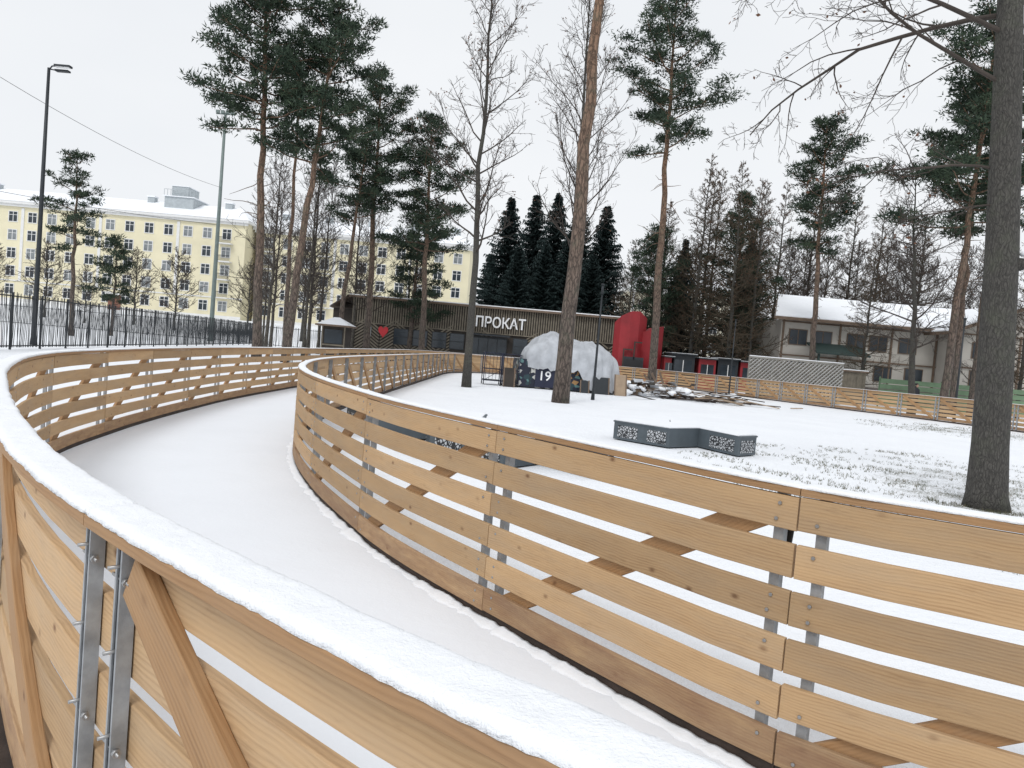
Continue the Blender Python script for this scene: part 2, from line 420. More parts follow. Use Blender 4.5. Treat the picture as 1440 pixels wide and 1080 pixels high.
# ------------------------------------------------------------------ ground & track
def axis():
    a=[-900,-400,-200,-120,-80,-60,-50]; x=-45
    while x<=45: a.append(x); x+=1.0
    return a+[50,60,80,120,200,400,900]
g=MB(); ax=axis(); ay=[v+25 for v in ax]; n=len(ax)
for y in ay:
    for x in ax:
        g.v.append((x,y,-.006+.014*noise.noise(Vector((x*.35,y*.35,0)))))
for j in range(n-1):
    for i in range(n-1):
        g.face([j*n+i,j*n+i+1,(j+1)*n+i+1,(j+1)*n+i],0,None,(.5,0),True)
o=g.obj('ground',[M_GROUND]); o['kind']='structure'
# raised snowy terrace that carries the apartment blocks
BZ=2.7
def bankz(y): 
    f=max(0,min(1,(y-85)/15)); return BZ*f*f*(3-2*f)
g=MB(); xs=[-400,-200]+[-120+4*i for i in range(31)]; ys=[84.2+1.6*i for i in range(11)]+[104,130,200]
for y in ys:
    for x in xs:
        e=max(0,min(1,(2-x)/10)); z=bankz(y)*e
        g.v.append((x,y,-.05+.06*min(1,max(0,(y-84.2)/2))+z+(.08*noise.noise(Vector((x*.2,y*.3,2))) if z>.2 else 0)))
m=len(xs)
for j in range(len(ys)-1):
    for i in range(m-1): g.face([j*m+i,j*m+i+1,(j+1)*m+i+1,(j+1)*m+i],0,None,(.5,0),True)
o=g.obj('terrain',[M_SNOW]); o['kind']='structure'
t=MB(); NN=220
la=[OUT.at(OUT.L*i/NN) for i in range(NN+1)]
lastb=0; lb=[]
for i in range(NN+1):
    best=min(range(lastb,len(INN.p)),key=lambda k:(INN.p[k]-la[i]).length if INN.s[k]<85 else 1e9); lastb=best; lb.append(INN.p[best])
for i in range(NN+1):
    t.v.append((la[i].x,la[i].y,.016)); t.v.append(((la[i].x+lb[i].x)/2,(la[i].y+lb[i].y)/2,.022)); t.v.append((lb[i].x,lb[i].y,.016))
for i in range(NN):
    for k in (0,1): t.face([3*i+k,3*i+k+1,3*i+4+k,3*i+3+k],0,None,(.5,0),True)
o=t.obj('ice_track',[M_TRACK]); o['kind']='structure'
def lump(mb,x,y,z,r,mat=0,sq=.6,seed=0,nu=7,nv=5):
    b=len(mb.v)
    for i in range(nv+1):
        th=PI*i/nv
        for j in range(nu):
            ph=2*PI*j/nu
            d=Vector((math.sin(th)*math.cos(ph),math.sin(th)*math.sin(ph),math.cos(th)*sq))
            k=1+.45*noise.noise(d*1.6+Vector((seed*3.1,x*7,y*5)))
            mb.v.append((x+d.x*r*k,y+d.y*r*k,z+d.z*r*k))
    for i in range(nv):
        for j in range(nu):
            j2=(j+1)%nu; mb.face([b+i*nu+j,b+i*nu+j2,b+(i+1)*nu+j2,b+(i+1)*nu+j],mat,None,(.5,0),True)
# low irregular drift against the fence foot
c=MB(); fr=[]; x=0.0
while x<22:
    p,n_,t_=INN.fr(x)
    q=noise.noise(Vector((x*1.7,3,0)))+.6*noise.noise(Vector((x*6,1,0)))+.35*noise.noise(Vector((x*19,7,0)))
    h=max(0,.012+.035*q); w=.05+max(0,.05+.09*q)
    fr.append((p,n_,UP,x,[(.03,.0),(w+.03,.010),(w*.7+.02,.018+h*.35),(.055,.02+h),(.032,.02+h*.8)])); x+=.03
c.sweep(fr,fr[0][4],0,(0,0),(.5,0),True)
o=c.obj('snow_drift',[M_SNOW]); meta(o,'low irregular snow drift along the fence foot','snow'); o['kind']='stuff'
c=MB(); rnd=random.Random(11)
def blades(cx,cy,rx,ry,num,mn,mx):
    k=0;tries=0
    while k<num and tries<num*10:
        tries+=1
        a=rnd.uniform(0,2*PI); r=math.sqrt(rnd.random()); x=cx+rx*r*math.cos(a); y=cy+ry*r*math.sin(a)
        if noise.noise(Vector((x*1.1,y*1.1,3)))+.7*noise.noise(Vector((x*5,y*5,1)))+ .35*(1-r) <.18: continue
        for _ in range(3):
            h=rnd.uniform(mn,mx); dx,dy=rnd.uniform(-.9,.9)*h,rnd.uniform(-.9,.9)*h; w=rnd.uniform(.003,.006); xx=x+rnd.gauss(0,.012); yy=y+rnd.gauss(0,.012)
            b=len(c.v); c.v+=[(xx-w,yy,-.01),(xx+w,yy+w,-.01),(xx+dx,yy+dy,h)]; c.face([b,b+1,b+2],rnd.choice((0,0,1)))
        k+=1
blades(8.8,11.5,6,6.5,5200,.015,.05); blades(6.9,10.4,.8,.8,260,.02,.06); blades(18.5,29,5,4,1300,.02,.07)
o=c.obj('grass',[M_G1,M_G2]); meta(o,'sparse winter grass poking through thin snow','grass'); o['kind']='stuff'

# ------------------------------------------------------------------ trees
def limb(st,d,L,r0,r1,n,wob,trop,rnd):
    pts=[Vector(st)];rad=[r0]; d=Vector(d).normalized()
    for i in range(n):
        d=(d+Vector((rnd.gauss(0,wob),rnd.gauss(0,wob),rnd.gauss(0,wob)+trop))).normalized()
        pts.append(pts[-1]+d*(L/n)); rad.append(r0+(r1-r0)*(i+1)/n)
    return pts,rad
def lerp_path(pts,t):
    x=t*(len(pts)-1); i=min(int(x),len(pts)-2); return pts[i].lerp(pts[i+1],x-i),(pts[i+1]-pts[i]).normalized()
def trunk_path(H,lean,rnd,n=14,wob=.12):
    out=[]
    for i in range(n+1):
        f=i/n; w=wob*math.sin(f*PI)
        out.append(Vector((lean[0]*f**1.1+rnd.gauss(0,w*.4),lean[1]*f+rnd.gauss(0,w*.4),H*f)))
    out[0]=Vector((0,0,-.1)); return out
def bare_tree(label,loc,seed,H,r,first=.3,nb=30,bl=3.5,lean=(0,0),up=.7,levels=3,shape='round',mat=None,twigmat=None,leaves=0,group=None,sub=7,twr=.008,cat='tree',trunkn=8,wob=.12,name='bare_tree',fine=5):
    rnd=random.Random(seed); T=thing(name,label,cat,loc,0,group)
    A=MB(); tp=trunk_path(H,lean,rnd,14,wob)
    rr=[r*(1-.93*(i/14)**.9) for i in range(15)]; rr[0]=r*1.25
    rr=[max(.012,q) for q in rr]
    A.tube(tp,rr,trunkn,0); A.obj('trunk',[mat or M_DARKBARK],T)
    B=MB(); az=rnd.uniform(0,6)
    ends=[]
    def grow(st,d,L,r0,lev):
        n=5 if lev==1 else (4 if lev==2 else 2)
        pts,rad=limb(st,d,L,r0,max(twr*.5,r0*.25),n,.13 if lev<3 else .2,.05*up,rnd)
        B.tube(pts,rad,5 if lev==1 else 3,0,False)
        if lev>=levels:
            ends.append(pts[-1]); return
        m=sub if lev==1 else fine
        for i in range(m):
            t=.2+.8*(i+rnd.random())/m
            p,dd=lerp_path(pts,min(.99,t))
            side=Vector((rnd.gauss(0,1),rnd.gauss(0,1),rnd.gauss(0,.7)+.25*up)).normalized()
            nd=(dd*.75+side*.75).normalized()
            grow(p,nd,L*rnd.uniform(.32,.55)*(1.1-.5*t),max(twr*.8,r0*.42*(1.1-.5*t)),lev+1)
    for i in range(nb):
        t=first+(1-first)*((i+rnd.random())/nb)*.98
        tt=(t-first)/(1-first)
        p,dd=lerp_path(tp,t); az+=2.4+rnd.uniform(-.5,.5)
        if shape=='round': L=bl*(.55+.6*math.sin(PI*min(1,tt*.9+.12)))*(1-.55*tt)*rnd.uniform(.6,1.15)
        elif shape=='cone': L=bl*(1.02-tt)**.75*rnd.uniform(.5,1.1)
        else: L=bl*(.9-.4*tt)*rnd.uniform(.5,1.1)
        z=up*(.5+.9*tt) if shape!='cone' else up*(.1+.7*tt)
        d=Vector((math.cos(az),math.sin(az),z))
        grow(p,d,L,max(twr*1.5,r*(1-.8*t)*.36),1)
    if leaves:
        for k in range(leaves):
            e=rnd.choice(ends)+Vector((rnd.gauss(0,.06),rnd.gauss(0,.06),rnd.gauss(0,.05)-.03)); s=rnd.uniform(.03,.06)
            a=Vector((rnd.gauss(0,1),rnd.gauss(0,1),rnd.gauss(0,1))).normalized()*s; b_=a.cross(Vector((rnd.random(),rnd.random(),rnd.random()))).normalized()*s*.6
            i0=len(B.v); B.v+=[tuple(e-a),tuple(e+b_),tuple(e+a),tuple(e-b_)]; B.face([i0,i0+1,i0+2,i0+3],1)
    B.obj('crown',[twigmat or M_TWIG,M_LEAF],T); return T
def clump(B,c,sx,sz,num,rnd,ln=.3,w=.035,mat=1):
    for k in range(num):
        d=Vector((rnd.gauss(0,1),rnd.gauss(0,1),rnd.gauss(0,1)*.7+.15)).normalized()
        r=rnd.random()**.5
        p=c+Vector((d.x*sx*r,d.y*sx*r,d.z*sz*r))
        dd=(d+Vector((rnd.gauss(0,.6),rnd.gauss(0,.6),rnd.gauss(0,.6)+.35))).normalized()*ln*rnd.uniform(.6,1.2)
        q=dd.cross(Vector((rnd.gauss(0,1),rnd.gauss(0,1),rnd.gauss(0,1)))).normalized()*w*rnd.uniform(.7,1.4)
        i=len(B.v); a=p-q;b=p+q;e=p+dd
        B.v+=[(a.x,a.y,a.z),(b.x,b.y,b.z),(e.x,e.y,e.z)]; B.face([i,i+1,i+2],mat)
def pine(label,loc,seed,H,r,c0,R,nl=34,lean=(0,0),dens=1.0,stubs=8,asym=(0,0),group='tall pines around the rink',csz=.55,toptaper=.6):
    rnd=random.Random(seed); T=thing('pine_tree',label,'tree',loc,0,group)
    A=MB(); tp=trunk_path(H,lean,rnd,16,.14)
    rr=[max(.03,r*(1-.88*(i/16)**1.3)) for i in range(17)]; rr[0]=r*1.2
    A.tube(tp,rr,12,0)
    for i in range(stubs):
        p,dd=lerp_path(tp,rnd.uniform(c0*.55,c0)); a=rnd.uniform(0,6.28)
        pts,rad=limb(p,(math.cos(a),math.sin(a),rnd.uniform(-.3,.4)),rnd.uniform(.4,R*.5),.028,.008,4,.25,-.02,rnd); A.tube(pts,rad,4,0,False)
    A.obj('trunk',[M_PINEBARK],T)
    B=MB(); az=rnd.uniform(0,6)
    for i in range(nl):
        tt=(i+rnd.random())/nl; t=c0+(1-c0)*tt*.985
        p,dd=lerp_path(tp,t); az+=2.4+rnd.uniform(-.6,.6)
        prof=(.55+.45*math.sin(PI*min(1,.15+tt*.75)))*(1-toptaper*tt**2.5)
        L=R*prof*rnd.choice((.45,.75,1.0,1.2))
        ca,sa=math.cos(az),math.sin(az); L*=max(.3,1+asym[0]*ca+asym[1]*sa)
        d=Vector((ca,sa,.0+.7*tt))
        pts,rad=limb(p,d,L,max(.03,r*.35*(1-.6*t)),.012,6,.13,.045,rnd); B.tube(pts,rad,4,0,False)
        m=max(3,int(L*3.2))
        for k in range(m):
            f=.28+.72*(k+rnd.random())/m; q,_=lerp_path(pts,min(.999,f))
            a2=rnd.uniform(0,6.28); l2=rnd.uniform(.2,.8)*(.35+.3*L)*(1.2-.6*f)
            e=q+Vector((math.cos(a2)*l2,math.sin(a2)*l2,rnd.uniform(-.15,.4)*l2+.05))
            B.tube([q,e],[.014,.006],3,0,False)
            s=csz*rnd.uniform(.6,1.3)
            clump(B,e,s,s*.5,int(44*dens),rnd,.28,.038)
            if rnd.random()<.55: clump(B,q.lerp(e,.5)+Vector((0,0,.12)),s*.7,s*.35,int(22*dens),rnd,.26,.038)
        clump(B,pts[-1],csz*.7,csz*.4,int(34*dens),rnd,.26,.04)
    clump(B,tp[-1],csz,csz*.8,int(60*dens),rnd,.3,.035)
    B.obj('crown',[M_PINEBARK,M_PINE],T); return T
def spruce_meshes(seed,H,R):
    rnd=random.Random(seed); A=MB(); A.tube([(0,0,-.1),(0,0,H*.5),(0,0,H)],[.2,.12,.02],8,0)
    B=MB(); z=.5
    while z<H-.15:
        t=z/H; nbr=rnd.randint(10,13); L0=R*(1-t)**.8+.1
        for k in range(nbr):
            a=2*PI*k/nbr+rnd.uniform(-.3,.3); L=L0*rnd.choice((.55,.8,1,1.15))*rnd.uniform(.9,1.1); n=max(2,int(L/.2))
            ca,sa=math.cos(a),math.sin(a); zz=z+rnd.uniform(-.2,.2)
            for j in range(n):
                f=(j+.6)/n; rr=L*f; zc=zz-.30*L*f+.32*L*f*f
                for sd in (-1,1):
                    for _ in (0,1):
                        w=rnd.uniform(.18,.50)*(1.15-.6*f); b=len(B.v)
                        x,y=ca*rr,sa*rr
                        dx=ca*rnd.uniform(.0,.3)-sa*sd*w; dy=sa*rnd.uniform(0,.3)+ca*sd*w
                        B.v+=[(x-ca*.10,y-sa*.10,zc+.04),(x+ca*.11,y+sa*.11,zc+rnd.uniform(-.06,.06)),(x+dx,y+dy,zc-rnd.uniform(.02,.34))]
                        B.face([b,b+1,b+2],0)
        z+=.36*(1-.5*t)
    return A.mesh('trunk',[M_DARKBARK]),B.mesh('crown',[M_SPRUCE])

L_P='tall Scots pine with reddish bare trunk and dark crown'
pine('tall Scots pine with wide dark crown behind the rink',(-13.9,40,0),1,22.5,.25,.53,4.4,46,(-1.0,0),1.05,12,(-.08,0),csz=.58)
pine(L_P,(-12.5,40.5,0),2,19.4,.24,.54,3.4,34,(1.6,0),1.0,6,(.1,0),csz=.56)
pine(L_P,(-11.0,55,0),3,21.2,.26,.53,3.5,38,(-.4,0),1.05,8,csz=.6)
pine('slender pine leaning against a larger neighbour',(-12.8,53,0),4,15.8,.2,.62,2.6,20,(1.2,0),1.0,6)
pine(L_P,(-6.9,55,0),5,18,.24,.46,3.5,40,(-.6,0),1.05,8,csz=.6)
pine('small airy pine in front of the yellow apartment block',(-33.6,56,0),6,13.6,.18,.48,2.5,24,(-.3,0),.7,4,csz=.42)
pine('thick pine trunk with scaly bark standing in the plaza',(1.75,26,0),7,24,.275,.68,3.6,24,(.3,0),.8,5)
pine('very tall pine with a high open crown in the plaza',(9.3,49.5,0),8,25.8,.28,.60,4.4,34,(-.7,0),1.0,14,(-.05,0),csz=.6)
pine(L_P,(20.9,52,0),9,19.2,.22,.52,3.4,34,(-.7,0),1.05,8,csz=.6)
pine('tall pine with orange trunk beside the grey building',(23.3,40,0),10,21.5,.22,.46,4.1,44,(.7,0),1.0,10,(-.3,0),csz=.6)
pine('short dark pine beside the red kiosk',(11.5,64,0),12,13,.2,.2,3.2,44,(0,0),1.0,4)
pine('short dark pine beside the court',(-36,66,0),13,8.5,.14,.3,2.2,20,(0,0),.9,2)
pine(L_P,(28.6,46,0),14,22.5,.24,.5,3.6,36,(0.3,0),1.0,8,csz=.6)
pine(L_P,(-8.9,62,0),15,12.5,.2,.25,3.2,36,(0.2,0),1.0,4)
pine('dark broad pine among bare larches',(19.0,66,0),16,17,.24,.2,3.6,54,(0.2,0),1.0,4,csz=.65)
pine(L_P,(25.6,43,0),17,19,.2,.6,3.0,26,(-.2,0),1.0,8,csz=.55)
pine('slender pine with airy crown beyond the court',(-14.6,47,0),18,20.5,.16,.62,2.6,20,(-.3,0),.9,6,csz=.52)
sm=[spruce_meshes(21+i,17.2,4.3) for i in range(3)]
for i,(x,y,h,w) in enumerate([(-1.6,76,17.4,.95),(1.0,80,18.8,.95),(3.2,77,18.4,.95),(5.9,81,18.8,.95),(8.4,78,17.8,1),(-.4,72.5,12,.8),(4.6,73.5,14.0,.85),(-3.4,80,12,.8),(2.2,73,12.5,.8),(7,73.5,12,.8)]):
    T=thing('spruce_tree','dark blue-green spruce standing behind the rental pavilion','tree',(x,y,0),i*1.3,'row of dark spruces')
    T.scale=(w,w,h/17.2); a,b=sm[i%3]; mkobj('trunk',a,T); mkobj('crown',b,T)
for i,(x,y,h,w) in enumerate([(15.6,72,14,.7),(22.4,73.5,15,.75)]):
    T=thing('spruce_tree','dark spruce half hidden among bare larches','tree',(x,y,0),i*1.3)
    T.scale=(w,w,h/17.2); a,b=sm[i%3]; mkobj('trunk',a,T); mkobj('crown',b,T)

bare_tree('slender bare tree with a few dead leaves in the plaza',(-1.9,31,0),31,18.4,.18,.30,38,3.3,(-.3,0),1.0,3,'round',M_DARKBARK,M_TWIG,500,'bare trees in the plaza',9,.011)
bare_tree('tall bare tree with fine twigs behind the thick pine',(2.5,36.5,0),32,22,.17,.28,46,4.2,(-.4,0),1.5,3,'round',M_DARKBARK,M_TWIG,500,'bare trees in the plaza',9,.013)
bi=[bare_tree('leafless birch with fine hanging twigs behind the pines',(x,y,0),40+i,H,.15,.22,44,bl,(.3,0),1.1,3,'round',M_GREYBARK,M_TWIG,0,'leafless birches',8,.015) for i,(x,y,H,bl) in enumerate([(-17.5,52,15.5,3.4),(-15.4,54,16.5,3.0)])]
for i,(x,y,s) in enumerate([(-19.8,60,.95),(-13.6,62,1.0),(-9.8,66,.9),(-17.0,64,1.05),(-22.5,66,.8),(-11.6,58,.95),(-16.2,58,1.1)]):
    copy_thing(bi[i%2],(x,y,0),1.1+i*1.7,s)
ro=[bare_tree('low round leafless tree before the yellow apartment block',(x,91,bankz(91)),50+i,9.0,.16,.2,38,bl,(0,0),.8,3,'round',M_DARKBARK,M_TWIG,0,'round leafless trees',8,.026) for i,(x,bl) in enumerate([(-58,3.4),(-47,3.5)])]
for i,(x,s) in enumerate([(-41.5,1.05),(-33,.95),(-65,.9),(-26,1.2),(-19.5,1.1),(-72,.9),(-52.5,.75)]):
    copy_thing(ro[i%2],(x,90+i%3,bankz(90+i%3)),.8+i*1.9,s)
bare_tree('leafless tree with wide horizontal branches by the grey building',(22.2,41,0),61,13.5,.21,.25,44,4.8,(-1.2,0),.45,3,'wide',M_DARKBARK,M_TWIG,60,None,9,.014)
la_=[bare_tree('brownish larch with fine upswept bare branches',(x,y,0),70+i,H,.21,.10,84,4.2,(l,0),.9,3,'cone',M_DARKBARK,M_LARCH,1500,'brownish larches behind the kiosks',8,.019) for i,(x,y,H,l) in enumerate([(14.6,62,19.4,.3),(17.4,60.5,18.6,-.3),(12.6,67,16.5,.2)])]
for i,(x,y,s) in enumerate([(16.2,66,1.0),(20.5,67,1.02),(23.5,75,1.1),(26,76,1.1),(29.5,77,1.15),(13.4,72,1.0),(18.6,73,1.1),(33,75.5,1.1),(10.4,70,.8),(19.2,61,.9),(36.5,77,1.1),(40.5,76,1.15),(34.5,50.5,.75),(25.3,54,.66),(40.5,52,.85)]):
    copy_thing(la_[i%3],(x,y,0),.7+i*2.1,s)
fa=[bare_tree('leafless tree beyond the buildings',(x,y,0),90+i,15.5,.2,.15,44,4.8,(0,0),1.0,3,'round',M_DARKBARK,M_TWIG,0,'leafless trees beyond the buildings',9,.024) for i,(x,y) in enumerate([(26,84),(9.5,86)])]
for i,(x,y,s) in enumerate([(31,86,1.1),(36,88,1.15),(41,84,1.1),(46,86,1.2),(50,80,1.1),(20,86,1.0),(15,88,1.0),(12,94,.9),(5,92,.85),(28.5,75,1.0),(33,73.5,.95),(38,74,1.0),(44,74,1.0),(31.5,49,.62)]):
    copy_thing(fa[i%2],(x,y,0),.5+i*1.3,s)

T=thing('bare_tree','thick dark trunked leafless tree with long overhanging boughs','tree',(6.9,10.5,0))
rnd=random.Random(77); A=MB()
tp=[Vector((0,0,-.1)),Vector((-.02,0,.2)),Vector((-.05,0,.9)),Vector((-.11,0,2.2)),Vector((-.19,0,3.6)),Vector((-.30,0,5)),Vector((-.42,0,6.5)),Vector((-.48,.1,8)),Vector((-.46,.2,9.5)),Vector((-.4,.2,11.5))]
A.tube(tp,[.33,.265,.235,.225,.21,.19,.17,.14,.11,.04],18,0)
A.tube([(-.19,0,3.40),(.03,-.12,3.46),(.08,-.14,3.50)],[.10,.09,.05],9,0)
lump(A,.05,-.14,3.60,.08,1,.5,3,10,7)
A.obj('trunk',[M_DARKBARK,M_SNOW],T)
B=MB(); ends=[]
def grow2(st,d,L,r0,lev,droop):
    n=8 if lev==0 else (6 if lev==1 else 4)
    pts,rad=limb(st,d,L,r0,max(.003,r0*.22),n,.10+.05*lev,droop,rnd); B.tube(pts,rad,6 if lev==0 else (4 if lev==1 else 3),0,False)
    if lev>=3: ends.append(pts[-1]); return
    m=[10,6,5][lev]
    for i in range(m):
        t=.18+.8*(i+rnd.random())/m; p,dd=lerp_path(pts,min(.99,t)); sd=Vector((rnd.gauss(0,1),rnd.gauss(0,1),rnd.gauss(0,.8)))
        grow2(p,(dd*.9+sd.normalized()*.8),L*rnd.uniform(.25,.48)*(1.15-.5*t),max(.0035,r0*.45*(1.1-.6*t)),lev+1,droop*.6-.01)
for st,d,L,r0,dr in [((-.36,0,5.9),(-1,.1,.5),3.9,.032,-.07),((-.42,0,6.6),(-1,-.15,.25),4.3,.036,-.05),((-.28,0,4.75),(-1,.25,.25),2.6,.022,-.02),((-.24,0,4.25),(-1,-.1,.2),1.9,.017,-.03),((-.42,0,6.9),(-.8,.6,.3),4,.04,-.07),((-.43,0,7.1),(-.9,-.5,.2),3.8,.036,-.06),((-.3,0,5),(.9,.5,.5),3,.03,-.02),((-.4,0,7),(.9,-.2,.6),3.5,.04,0),((-.46,0,8.4),(-.4,.3,.8),3.5,.04,0),((-.46,0,8.8),(.3,-.5,.8),3,.04,0)]:
    grow2(Vector(st),Vector(d),L,r0,0,dr)
for k in range(230):
    e=rnd.choice(ends)+Vector((rnd.gauss(0,.03),rnd.gauss(0,.03),-.03)); s=rnd.uniform(.02,.04)
    a=Vector((rnd.gauss(0,1),rnd.gauss(0,1),rnd.gauss(0,1))).normalized()*s; b_=a.cross(Vector((rnd.random(),rnd.random(),rnd.random()))).normalized()*s*.6
    i0=len(B.v); B.v+=[tuple(e-a),tuple(e+b_),tuple(e+a),tuple(e-b_)]; B.face([i0,i0+1,i0+2,i0+3],1)
B.obj('crown',[M_TWIG,M_LEAF],T)

# ------------------------------------------------------------------ apartment blocks
def window_mesh(w,h,gm,name):
    a=MB()
    a.box(-w/2-.12,w/2+.12,-.06,.0,-.10,0,0)
    a.box(-w/2-.1,-w/2,-.05,.0,.0,h,0); a.box(w/2,w/2+.1,-.05,.0,0,h,0); a.box(-w/2-.1,w/2+.1,-.05,0,h,h+.1,0)
    a.box(-w/2,w/2,-.012,0,0,h,1)
    a.box(-.04,.04,-.03,-.012,0,h,0); a.box(-w/2,-.04,-.03,-.012,h*.66,h*.66+.06,0); a.box(.04,w/2,-.03,-.012,h*.66,h*.66+.06,0)
    return a.mesh(name,[M_WHITE,gm])
WM=[window_mesh(1.15,1.35,M_GLASS,'window'),window_mesh(1.15,1.35,M_GLASS,'window'),window_mesh(1.15,1.35,M_CURTAIN,'window')]
def apartment(label,x0,x1,y,depth,ze,floors,bay,wm,seed,gz=0,plant=None,balc=[],door=None):
    rnd=random.Random(seed); T=thing('apartment_block',label,'building',((x0+x1)/2,y,0))
    base=gz+.5
    W=(x1-x0)/2; a=MB(); a.box(-W,W,0,depth,-.1,ze,0)
    a.box(-W-.02,W+.02,-.06,0,gz-.5,base,1)
    fh=(ze-base-.5)/floors
    a.box(-W-.1,W+.1,-.12,0,base+fh-.12,base+fh+.05,1)
    n=int(2*W/bay)
    for i in range(0,n+1,4):
        xx=-W+i*bay+ (2*W-n*bay)/2; 
        if abs(xx)<W: a.box(xx-.2,xx+.2,-.09,0,base+fh+.05,ze-.5,1)
    a.obj('wall',[wm,M_WHITE],T)
    c=MB(); c.box(-W-.5,W+.5,-.6,depth+.5,ze,ze+.35,0); c.box(-W-.3,W+.3,-.35,0,ze-.35,ze,0); c.obj('cornice',[M_WHITE],T)
    r=MB(); b=len(r.v); e=.55
    r.v+=[(-W-e,-.65,ze+.35),(W+e,-.65,ze+.35),(W+e,depth+.5,ze+.35),(-W-e,depth+.5,ze+.35),(-W+3,depth/2,ze+3.0),(W-3,depth/2,ze+3.0)]
    for q in ((0,1,5,4),(1,2,5),(2,3,4,5),(3,0,4)): r.face([b+k for k in q],0)
    r.obj('roof',[M_SNOW],T)
    for f in range(floors):
        for i in range(n):
            xx=-W+(i+.5)*bay+(2*W-n*bay)/2; zz=base+f*fh+.62
            mkobj('window',rnd.choice(WM),T,(xx,-.0015,zz))
            if f>0 and i in balc:
                q=MB(); q.box(-.95,.95,-1.0,-.04,-.75,-.6,0)
                for k in range(13): q.box(-.93+k*.15,-.89+k*.15,-.98,-.95,-.6,.15,1)
                q.box(-.95,.95,-1,-.94,.15,.21,1); q.obj('balcony',[M_WHITE,M_DARKMETAL],T,(xx,0,zz))
    if door:
        q=MB(); q.box(-.9,.9,-.09,-.062,gz,gz+2.1,0); q.box(-1.2,1.2,-.5,-.062,gz+2.15,gz+2.4,1); q.obj('door',[M_BRICK,M_WHITE],T,(door,0,0))
    if plant:
        q=MB(); q.box(-2.1,2.1,-1,4,0,2.4,0); q.box(-1.3,1.1,-.6,3,2.4,4.0,0)
        q.box(-2.3,2.3,-1.2,4.2,2.4,2.52,1); q.box(-1.4,1.2,-.7,3.1,4.0,4.1,1)
        for k in range(10): q.box(-2.2+k*.48,-2.15+k*.48,-1.1,-1.05,2.5,3.4,0)
        q.box(-2.2,2.2,-1.1,-1.05,3.4,3.46,0); q.obj('rooftop_plant_room',[M_ROOFMETAL,M_SNOW],T,(plant,4,ze+1.0))
    for k in range(5):
        q=MB(); q.box(-.5,.5,5,6,ze+2,ze+3.4,0); q.box(-.6,.6,4.9,6.1,ze+3.4,ze+3.6,1)
        q.obj('chimney',[M_ROOFMETAL,M_SNOW],T,(-W*.85+k*W*.42,0,0))
    return T
apartment('long pale yellow five storey apartment block with snowy roof',-94,-39.2,105,12,16.4,5,2.75,M_YELLOW,1,BZ,plant=16.3,balc=[18],door=9.5)
apartment('pale yellow five storey apartment block behind pines',-38.6,-7.6,108,12,16.0,5,2.75,M_YELLOW,2,BZ,balc=[0,3])
apartment('distant cream apartment block behind trees',17.5,36,118,12,13.0,4,2.9,M_YELLOW2,3)

# ------------------------------------------------------------------ rental pavilion
T=thing('rental_pavilion','long low pavilion clad in grey wooden slats with white lettering','building',(-2.0,62,0))
W=11.8; a=MB(); a.box(-W,W,.12,9,-.05,5.05,1); 
a.box(-W-1.9,-W,1.2,9,-.05,4.1,1); 
x=-W
while x<W:
    a.box(x,x+.10,.0,.118,3.05,5.05,0); x+=.2
x=-W; k=0
while x<W-1.2:
    if not(7.2<x+W<19.5 and k%3!=0 and k>4):
        for j in range(11):
            z0=.1+j*.27
            sgn=1 if k%2 else -1
            Mx=Matrix.Translation((x+.6,.06,z0+.15))@Matrix.Rotation(sgn*.62,4,'Y')
            a.box(-.68,.68,-.04,.05,-.055,.055,0,Mx)
    x+=1.2;k+=1
a.box(-W,W,-.04,.02,2.96,3.04,0)
a.obj('wall',[M_CLAD,M_CLADB],T)
r=MB(); r.box(-W-.3,W+.3,-.35,9.3,5.05,5.22,0); r.box(-W-.28,W+.28,-.33,9.3,5.222,5.30,1)
b=len(r.v); r.v+=[(-W-2.2,.9,4.1),(-W-.31,-.3,5.2),(-W-.31,9.3,5.2),(-W-2.2,9.3,4.1)]; r.face([b,b+1,b+2,b+3],0)
b=len(r.v); r.v+=[(-W-2.2,.9,4.2),(-W-.31,-.3,5.29),(-W-.31,9.3,5.29),(-W-2.2,9.3,4.2)]; r.face([b,b+1,b+2,b+3],1)
r.obj('roof',[M_TIMBER,M_SNOW],T)
for x in (-7.6,-6.0,-4.4,-2.9,2.4,3.9,6.8,8.4):
    q=MB(); q.box(-.62,.62,-.05,.0,0,1.35,0); q.box(-.56,.56,-.06,-.052,.06,.62,1); q.box(-.56,.56,-.06,-.052,.7,1.29,1)
    q.obj('window',[M_DARKMETAL,M_GLASS],T,(x,0,1.4))
q=MB(); q.box(-1.6,1.6,-.12,.0,0,2.7,0)
for k in range(4): q.box(-1.52+k*.78,-.82+k*.78,-.14,-.122,.15,2.55,1)
q.box(-1.8,1.8,-.9,-.12,2.75,2.9,0); q.obj('door',[M_DARKMETAL,M_GLASS],T,(-.3,0,0))
q=MB(); q.box(-.28,.28,-.1,-.06,0,.8,0); q.obj('poster',[M_ROOFMETAL],T,(-10.4,0,1.9))
q=MB(); pts=[]
for k in range(28):
    u=2*PI*k/28; pts.append((.026*16*math.sin(u)**3,.034*(13*math.cos(u)-5*math.cos(2*u)-2*math.cos(3*u)-math.cos(4*u))))
b=len(q.v); q.v+=[(p[0],-.14,p[1]) for p in pts]+[(p[0],-.08,p[1]) for p in pts]; q.face(list(range(b,b+28)),0); q.face(list(range(b+55,b+27,-1)),0)
for k in range(28): q.face([b+k,b+(k+1)%28,b+28+(k+1)%28,b+28+k],0)
q.obj('heart_sign',[M_REDS],T,(-9.1,0,2.4))
